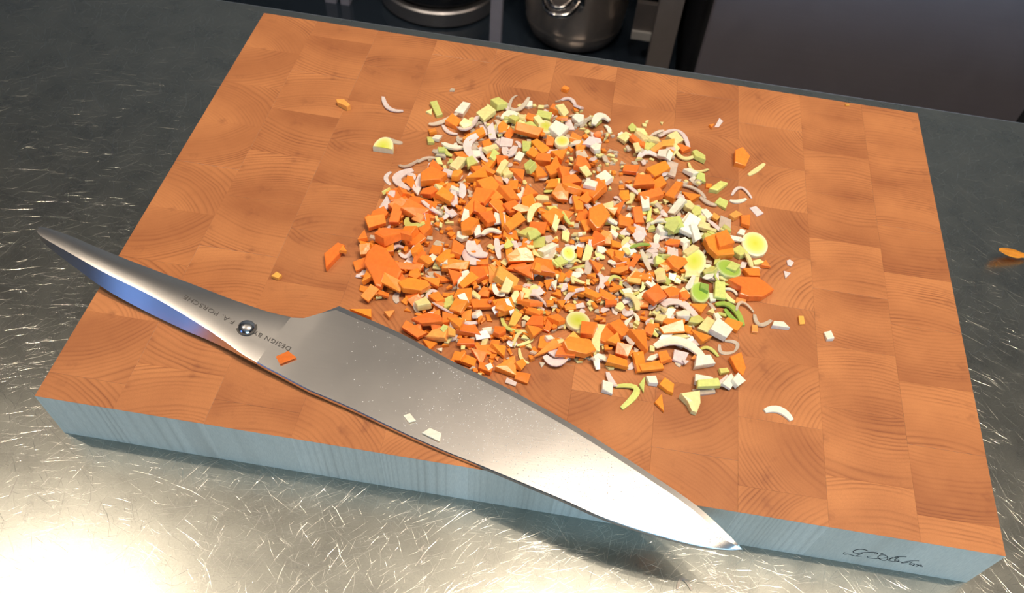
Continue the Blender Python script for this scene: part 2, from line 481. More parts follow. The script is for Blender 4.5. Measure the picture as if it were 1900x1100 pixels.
# ------------------------------------------------------------------ cutting board: every glued block a part
board = empty('cutting_board', (0, 0, COUNTER_Z), label='thick end-grain wooden chopping board with chopped vegetables on it', category='cutting board')
seams = [0.0, 0.0398, 0.0854, 0.1292, 0.1735, 0.2175, 0.2619, 0.3060, 0.3501, 0.3945, 0.4390, BW]
brnd = random.Random(21)
tones = {}
col_style = [  # ring centre relative to the mirror line (m), strength of tone
 (-0.030, 0.020, .10), (0.016, -0.045, .10), (0.012, -0.040, .30), (-0.045, 0.034, -.05), (0.050, 0.016, .05), (0.044, 0.020, .15),
 (-0.045, 0.028, .05), (-0.028, 0.016, .28), (0.052, 0.010, .02), (0.006, -0.055, .12), (-0.006, -0.060, .22)]
def block(x0, x1, y0, y1, ringc, flip, ymir, tone, dz):
    g = 0.000015
    x0 += g; x1 -= g; y0 += g; y1 -= g
    zt, zb = BT + dz, 0.0
    bv = 0.00006
    vs = [(x0 + bv, y0 + bv, zt), (x1 - bv, y0 + bv, zt), (x1 - bv, y1 - bv, zt), (x0 + bv, y1 - bv, zt),
          (x0, y0, zt - bv), (x1, y0, zt - bv), (x1, y1, zt - bv), (x0, y1, zt - bv),
          (x0, y0, zb), (x1, y0, zb), (x1, y1, zb), (x0, y1, zb)]
    fs = [(0, 1, 2, 3), (0, 4, 5, 1), (1, 5, 6, 2), (2, 6, 7, 3), (3, 7, 4, 0),
          (4, 8, 9, 5), (5, 9, 10, 6), (6, 10, 11, 7), (7, 11, 8, 4), (11, 10, 9, 8)]
    cx, cy = (x0 + x1) / 2, (y0 + y1) / 2
    me = bpy.data.meshes.new('wood_block')
    me.from_pydata([(v[0] - cx, v[1] - cy, v[2]) for v in vs], [], fs)
    me.materials.append(M['endgrain']); me.materials.append(M['sidegrain'])
    for i, p in enumerate(me.polygons): p.material_index = 0 if i < 5 else 1
    me.attributes.new('grain', 'FLOAT_VECTOR', 'POINT')
    me.attributes.new('tone', 'FLOAT', 'POINT')
    ga, ta = me.attributes['grain'], me.attributes['tone']
    for i, v in enumerate(vs):
        yy = (v[1] - ymir) * (-1 if flip else 1)
        ga.data[i].vector = (v[0] - cx - ringc[0], yy - ringc[1], v[2] + ringc[2])
        ta.data[i].value = tone
    o = link('wood_block', me, board); o.location = (cx, cy, 0.0)
    return o
for c in range(11):
    cx_, cy_, tt = col_style[c]
    if c % 2 == 0: base, pit = 0.3130, 0.0425
    else: base, pit = 0.3380, 0.0440
    edges = sorted(set([0.0, BD] + [e for e in (base - pit * k for k in range(-2, 12)) if 0.006 < e < BD - 0.006]))
    zz = brnd.uniform(0, 9)
    for k in range(len(edges) - 1):
        y0, y1 = edges[k], edges[k + 1]
        mid = (y0 + y1) / 2
        idx = math.floor((base - mid) / pit)
        flip = idx % 2 == 0
        ymir = base - pit * (2 * math.ceil(idx / 2)) if True else 0
        ymir = base - pit * (idx if idx % 2 == 0 else idx + 1)
        jit = brnd.uniform(-.0015, .0015)
        tn = min(0.42, tt + brnd.uniform(-.10, .14) + (0.16 if idx % 2 == 0 else -0.06))
        block(seams[c], seams[c + 1], y0, y1, (cx_ , -abs(cy_) + jit, zz), flip, ymir, tn, brnd.uniform(-.00005, .00005))

# makers' script on the near face
def pf(u, v):
    p = at_y(1530 + u / 7.6, 990 + v / 7.6, 0.0)
    return (p.x, p.z)
strokes = [
 ([(298, 270), (276, 264), (268, 276), (288, 290), (330, 286), (380, 300), (430, 314), (480, 318), (525, 314)], 5),
 ([(612, 243), (575, 226), (520, 218), (470, 220), (425, 232), (402, 250), (420, 268), (470, 275), (530, 266), (590, 264), (650, 260), (705, 262), (745, 272), (738, 284), (700, 282)], 7),
 ([(545, 268), (505, 286), (460, 306), (432, 314)], 6),
 ([(788, 281), (826, 278)], 8),
 ([(648, 316), (612, 318), (600, 328), (640, 343), (700, 350), (765, 350), (830, 342), (890, 334)], 4),
 ([(750, 332), (772, 308), (820, 298), (866, 308), (892, 338), (874, 368), (826, 374), (780, 358), (750, 332)], 6),
 ([(1040, 330), (985, 338), (935, 352), (900, 372), (940, 386), (990, 392)], 5),
 ([(960, 334), (930, 348), (905, 366)], 6),
 ([(990, 328), (1040, 322), (1100, 323), (1155, 325)], 5),
 ([(1050, 336), (1010, 352), (985, 370), (1000, 384), (1040, 392), (1078, 398)], 6),
 ([(1000, 372), (1040, 366), (1050, 376), (1030, 388)], 5),
 ([(1330, 382), (1290, 378), (1230, 382), (1150, 392), (1085, 406), (1100, 412), (1160, 404), (1210, 396)], 5),
 ([(1236, 398), (1200, 420), (1196, 432), (1230, 436)], 5),
 ([(1228, 424), (1270, 424), (1262, 436), (1240, 446), (1290, 452)], 5),
 ([(1290, 434), (1322, 438), (1308, 450), (1298, 462)], 5),
 ([(1306, 452), (1340, 440), (1368, 442), (1348, 456), (1384, 463)], 5)]
vs, fs = [], []
def cat(pts, m=4):
    out = []
    for i in range(len(pts) - 1):
        p0, p1, p2, p3 = pts[max(i - 1, 0)], pts[i], pts[i + 1], pts[min(i + 2, len(pts) - 1)]
        for k in range(m):
            t = k / m
            out.append(tuple(0.5 * (2 * p1[j] + (p2[j] - p0[j]) * t + (2 * p0[j] - 5 * p1[j] + 4 * p2[j] - p3[j]) * t * t + (3 * p1[j] - p0[j] - 3 * p2[j] + p3[j]) * t ** 3) for j in range(2)))
    out.append(pts[-1]); return out
for pts, w in strokes:
    q = [pf(*p) for p in cat(pts)]
    hw = w / 7.6 / 2.55 / 2000 * 1.25
    for i, p in enumerate(q):
        a_, b_ = q[max(i - 1, 0)], q[min(i + 1, len(q) - 1)]
        t = Vector((b_[0] - a_[0], b_[1] - a_[1])); t = t.normalized() if t.length > 0 else Vector((1, 0))
        nx, nz = -t.y * hw, t.x * hw
        vs += [(p[0] + nx, -0.00012, p[1] + nz), (p[0] - nx, -0.00012, p[1] - nz), (p[0] + nx, 0.0, p[1] + nz), (p[0] - nx, 0.0, p[1] - nz)]
    b0 = len(vs) - 4 * len(q)
    for i in range(len(q) - 1):
        k = b0 + 4 * i
        fs += [(k, k + 4, k + 5, k + 1), (k, k + 2, k + 6, k + 4), (k + 1, k + 5, k + 7, k + 3)]
    k = b0; fs.append((k, k + 1, k + 3, k + 2)); k = b0 + 4 * (len(q) - 1); fs.append((k, k + 2, k + 3, k + 1))
me = mesh_from('lettering', [(v[0], v[1], v[2] - COUNTER_Z) for v in vs], fs, [M['ink']])
link('lettering', me, board, label='black handwritten script burned into the near side')

# ------------------------------------------------------------------ knife
knife = empty('chef_knife', (at(700, 690, 0).x, at(700, 690, 0).y, TOPZ), label='large all-steel chef knife lying across the near left of the board', category='knife')
KB = Vector(knife.location)
TAIL, TIP = (70, 427), (1377, 1019)
def zt(px):   # height of the upper face above the board along the knife
    xs = [70, 150, 230, 305, 380, 450, 520, 640, 900, 1377]
    zs = [.0140, .0132, .0120, .0108, .0094, .0078, .0062, .0047, .0034, .0024]
    return float(np.interp(px, xs, zs))
blade_pairs = [((476, 672), (540, 588)), ((495, 683), (565, 589)), ((515, 693), (596, 580)), ((535, 704), (629, 567)),
 ((573, 724), (665, 583)), ((650, 757), (742, 617)), ((734, 797), (847, 673)), ((817, 834), (930, 713)), ((901, 868), (1014, 759)),
 ((985, 903), (1085, 800)), ((1050, 930), (1150, 841)), ((1110, 957), (1205, 877)), ((1170, 978), (1255, 910)),
 ((1225, 994), (1295, 939)), ((1278, 1008), (1328, 968)), ((1325, 1017), (1353, 993)), ((1362, 1020), (1371, 1010))]
def loft(name, rings, m, cap=True, sharp=28, parent=None):
    n = len(rings[0]); vs = [p for r_ in rings for p in r_]; fs = []
    for j in range(len(rings) - 1):
        for i in range(n):
            a_, b_ = j * n + i, j * n + (i + 1) % n
            fs.append((a_, b_, b_ + n, a_ + n))
    if cap: fs += [tuple(range(n)), tuple((len(rings) - 1) * n + i for i in range(n))]
    return mesh_from(name, [Vector(v) - KB for v in vs], fs, [m], True, sharp)
rings = []
D3 = Vector((0, 0, -1))
def smooth_pairs(prs, m):
    out = []
    flat = [(a_[0], a_[1], b_[0], b_[1]) for a_, b_ in prs]
    for i in range(len(flat) - 1):
        p0, p1, p2, p3 = flat[max(i - 1, 0)], flat[i], flat[i + 1], flat[min(i + 2, len(flat) - 1)]
        for k in range(m):
            t = k / m
            v = [0.5 * (2 * p1[j] + (p2[j] - p0[j]) * t + (2 * p0[j] - 5 * p1[j] + 4 * p2[j] - p3[j]) * t * t + (3 * p1[j] - p0[j] - 3 * p2[j] + p3[j]) * t ** 3) for j in range(4)]
            out.append(((v[0], v[1]), (v[2], v[3])))
    out.append(prs[-1]); return out
bp = blade_pairs[:4] + smooth_pairs(blade_pairs[4:], 4)
for s, e in bp:
    pm = (s[0] + e[0]) / 2
    z = zt(s[0] * .5 + e[0] * .5)
    S, E_ = at(*s, z - 0.0008), at(*e, z + 0.0020)
    w = (E_ - S).length
    bev = min(0.0032, w * 0.3)
    d = (E_ - S).normalized()
    thick = 0.0022 * min(1, w / 0.02 + .3)
    rec = e[0] < 629
    B1 = E_ - d * bev + Vector((0, 0, 0.0001))
    lowE = E_ + D3 * (0.0002 if not rec else 0.0016)
    topB = S.lerp(E_, 1 - bev / w)
    if rec: topB = E_ - d * 0.0006 + Vector((0, 0, .00015))
    Sx = S + d * 0.0004
    # the ground strip dips towards the edge
    edge_p = E_ + D3 * (0.00035 if not rec else 0.0003)
    rings.append([S + D3 * 0.0004 - d * 0.0, Sx, S.lerp(topB, .5) + Vector((0, 0, .00005)), topB, edge_p, edge_p + D3 * 0.0003, S.lerp(E_, .6) + D3 * thick * .8, S + D3 * thick])
tip = at(1377, 1019, 0.0022)
tr = []
for k in range(8): tr.append(tip + Vector((0, 0, -0.0006 if k in (5, 6, 7) else 0)) + (Vector(rings[-1][k]) - tip) * 0.05)
rings.append(tr)
bme = loft('blade', rings, M['blade'], sharp=30)
nr = len(rings[0])
bset = {}
for e_ in bme.edges:
    a_, b_ = sorted(e_.vertices)
    if b_ - a_ == nr and a_ % nr in (0, 1, 3, 4, 5, 7): e_.use_edge_sharp = True
blade = link('blade', bme, knife)
# handle: (lower rim of upper face, upper rim of upper face, depth of the near flank in mm)
hand = [((68.5, 430), (72, 421), 3.5), ((75, 437), (84, 422), 5.0), ((92, 448), (104, 428), 6.5), ((120, 464), (137, 440), 8.0), ((153, 483), (171, 455), 9.5), ((183, 500), (205, 469), 10.8),
 ((214, 516), (237, 482), 12.0), ((275, 546), (303, 507), 12.6), ((325, 574), (357, 527), 11.0), ((382, 609), (416, 550), 8.0),
 ((420, 635), (455, 564), 5.5), ((450, 657), (500, 579), 3.0), ((476, 672), (540, 588), 2.2)]
hr = []
hp_ = []
for i in range(len(hand) - 1):
    for k in range(3):
        t = k / 3
        p0, p1, p2, p3 = hand[max(i - 1, 0)], hand[i], hand[i + 1], hand[min(i + 2, len(hand) - 1)]
        cr_ = lambda a0, a1, a2, a3: 0.5 * (2 * a1 + (a2 - a0) * t + (2 * a0 - 5 * a1 + 4 * a2 - a3) * t * t + (3 * a1 - a0 - 3 * a2 + a3) * t ** 3)
        hp_.append(((cr_(p0[0][0], p1[0][0], p2[0][0], p3[0][0]), cr_(p0[0][1], p1[0][1], p2[0][1], p3[0][1])), (cr_(p0[1][0], p1[1][0], p2[1][0], p3[1][0]), cr_(p0[1][1], p1[1][1], p2[1][1], p3[1][1])), cr_(p0[2], p1[2], p2[2], p3[2])))
hp_.append(hand[-1])
for l, u, dep in hp_:
    z = zt((l[0] + u[0]) / 2)
    f_ = min(1, max(0, (l[0] - 300) / 176)); f_ = f_ * f_ * (3 - 2 * f_)
    L, U = at(*l, z - .0008 * f_), at(*u, z + .0020 * f_)
    d = (U - L).normalized(); w = (U - L).length; dp = dep / 1000
    k = min(1, max(0.0, (dp - .0022) / .0085)) ** 1.4; kk = min(1, dp / .010)
    h = dp * .68; o_ = h * .62 * kk
    Bq = L + D3 * h - d * o_
    hr.append([L, L + d * .0005 + Vector((0, 0, .0001)), L.lerp(U, .3) + Vector((0, 0, .0010 * k)), L.lerp(U, .62) + Vector((0, 0, .0011 * k)), U - d * .0005 + Vector((0, 0, .0001)), U,
               U + d * .0010 * k + D3 * min(.0012, dp * .35), U - d * w * .05 * k + D3 * dp * .62, L.lerp(U, .5) + D3 * dp * .98, L.lerp(U, .05) + D3 * dp * 1.0, Bq + D3 * dp * .20 + d * .0012 * kk, Bq])
link('handle', loft('handle', hr, M['handle'], sharp=34), knife)
from mathutils.bvhtree import BVHTree
KT = []
for ob in (blade, bpy.data.objects['handle']):
    KT.append(BVHTree.FromPolygons([v_.co.copy() for v_ in ob.data.vertices], [tuple(p_.vertices) for p_ in ob.data.polygons]))
def drop(p):
    best = None
    for t_ in KT:
        h_ = t_.ray_cast(Vector((p.x, p.y, .05)), Vector((0, 0, -1)))
        if h_[0] is not None and (best is None or h_[0].z > best): best = h_[0].z
    return best if best is not None else p.z
# rivet
rp = at(458, 608, zt(458) + .0004)
prof = [(0.0046, -0.0006), (0.0046, 0.0), (0.0043, 0.0008), (0.0034, 0.0017), (0.0020, 0.0023), (0.0, 0.0025)]
rv = link('rivet', lathe('rivet', prof, M['polished'], 32), knife, label='domed polished steel stud')
rq = rp - KB; rq.z = drop(rq); rv.location = rq
rw = link('rivet_seat', lathe('rivet_seat', [(0.0053, -.0004), (0.0053, 0.00012), (0.0045, 0.00012)], M['engrave'], 32), knife)
rw.location = rq
def text_between(name, txt, p_start, p_end, height_px, zoff=0.00022):
    """engraved capitals running from p_start to p_end on the upper face"""
    cu = bpy.data.curves.new(name, 'FONT'); cu.body = txt; cu.extrude = 0.02; cu.resolution_u = 3; cu.space_character = 1.12
    tmp = bpy.data.objects.new('tmp', cu); COL.objects.link(tmp)
    bpy.context.view_layer.update()
    me = bpy.data.meshes.new_from_object(tmp)
    COL.objects.unlink(tmp); bpy.data.objects.remove(tmp)
    xs = [v.co.x for v in me.vertices]; ys = [v.co.y for v in me.vertices]
    x0, x1, y1 = min(xs), max(xs), max(ys)
    za, zb = zt(p_start[0]) + zoff, zt(p_end[0]) + zoff
    A, B = at(*p_start, za), at(*p_end, zb)
    ex = (B - A); Ln = ex.length; ex = ex.normalized()
    nz = Vector((0, 0, 1)); ey = nz.cross(ex).normalized(); nz = ex.cross(ey)
    sx = Ln / (x1 - x0); sy = height_px / y1
    for v in me.vertices:
        p = A + ex * (v.co.x - x0) * sx + ey * (v.co.y) * sy + nz * (0.00010 if v.co.z > 0 else -0.0006)
        q_ = p - KB; q_.z = drop(q_) + (0.00012 if v.co.z > 0 else -0.0003); v.co = q_
    me.materials.clear(); me.materials.append(M['engrave'])
    return link(name, me, knife, label='small dark engraved capital letters')
text_between('engraving', 'F.A. PORSCHE', (437, 597), (346, 550), 0.0026)
text_between('engraving', 'DESIGN BY', (541, 645), (474, 614), 0.0026)

# water drops on the blade
drnd = random.Random(5)
ws, wf = [], []
def dome(p, r, h):
    b0 = len(ws); n = 6
    for k in range(n): a_ = 2 * PI * k / n; ws.append(p + Vector((r * math.cos(a_), r * math.sin(a_), 0)))
    for k in range(n): a_ = 2 * PI * k / n; ws.append(p + Vector((r * .65 * math.cos(a_), r * .65 * math.sin(a_), h * .7)))
    ws.append(p + Vector((0, 0, h)))
    for k in range(n):
        k2 = (k + 1) % n
        wf.append((b0 + k, b0 + k2, b0 + n + k2, b0 + n + k)); wf.append((b0 + n + k, b0 + n + k2, b0 + 2 * n))
def on_blade(u, v):
    """u along the blade 0 heel..1 tip, v 0 spine..1 edge"""
    f = u * (len(rings) - 6) + 4; i = int(f); t = f - i
    a_ = Vector(rings[i][1]).lerp(Vector(rings[i + 1][1]), t); b_ = Vector(rings[i][3]).lerp(Vector(rings[i + 1][3]), t)
    return a_.lerp(b_, v)
cnt = 0
while cnt < 1500:
    u, v = drnd.uniform(0, .93), drnd.uniform(.05, .97)
    dens = math.exp(-((u - .36) / .17) ** 2) * (0.6 + .4 * math.sin(v * 3)) + .35 * math.exp(-((u - .88) / .07) ** 2) + 0.05 + (0.3 if v > .86 else 0)
    if drnd.random() > dens: continue
    p = on_blade(u, v); r_ = drnd.choice([.00014, .00018, .00022, .00028, .00036]) * drnd.uniform(.7, 1.1)
    dome(p, r_, r_ * .55); cnt += 1
mw, nt, b = mat('water')
b.inputs['Roughness'].default_value = 0.12; b.inputs['Base Color'].default_value = (0.85, 0.85, 0.84, 1); b.inputs['Transmission Weight'].default_value = 0.25
tcw = N(nt, 'ShaderNodeTexCoord'); nt.links.new(bump(nt, noise(nt, tcw.outputs['Object'], 900, 1), .1, .0001), b.inputs['Normal'])
link('water_drops', mesh_from('water_drops', [w_ - KB for w_ in ws], wf, [mw], True), knife, kind='stuff')
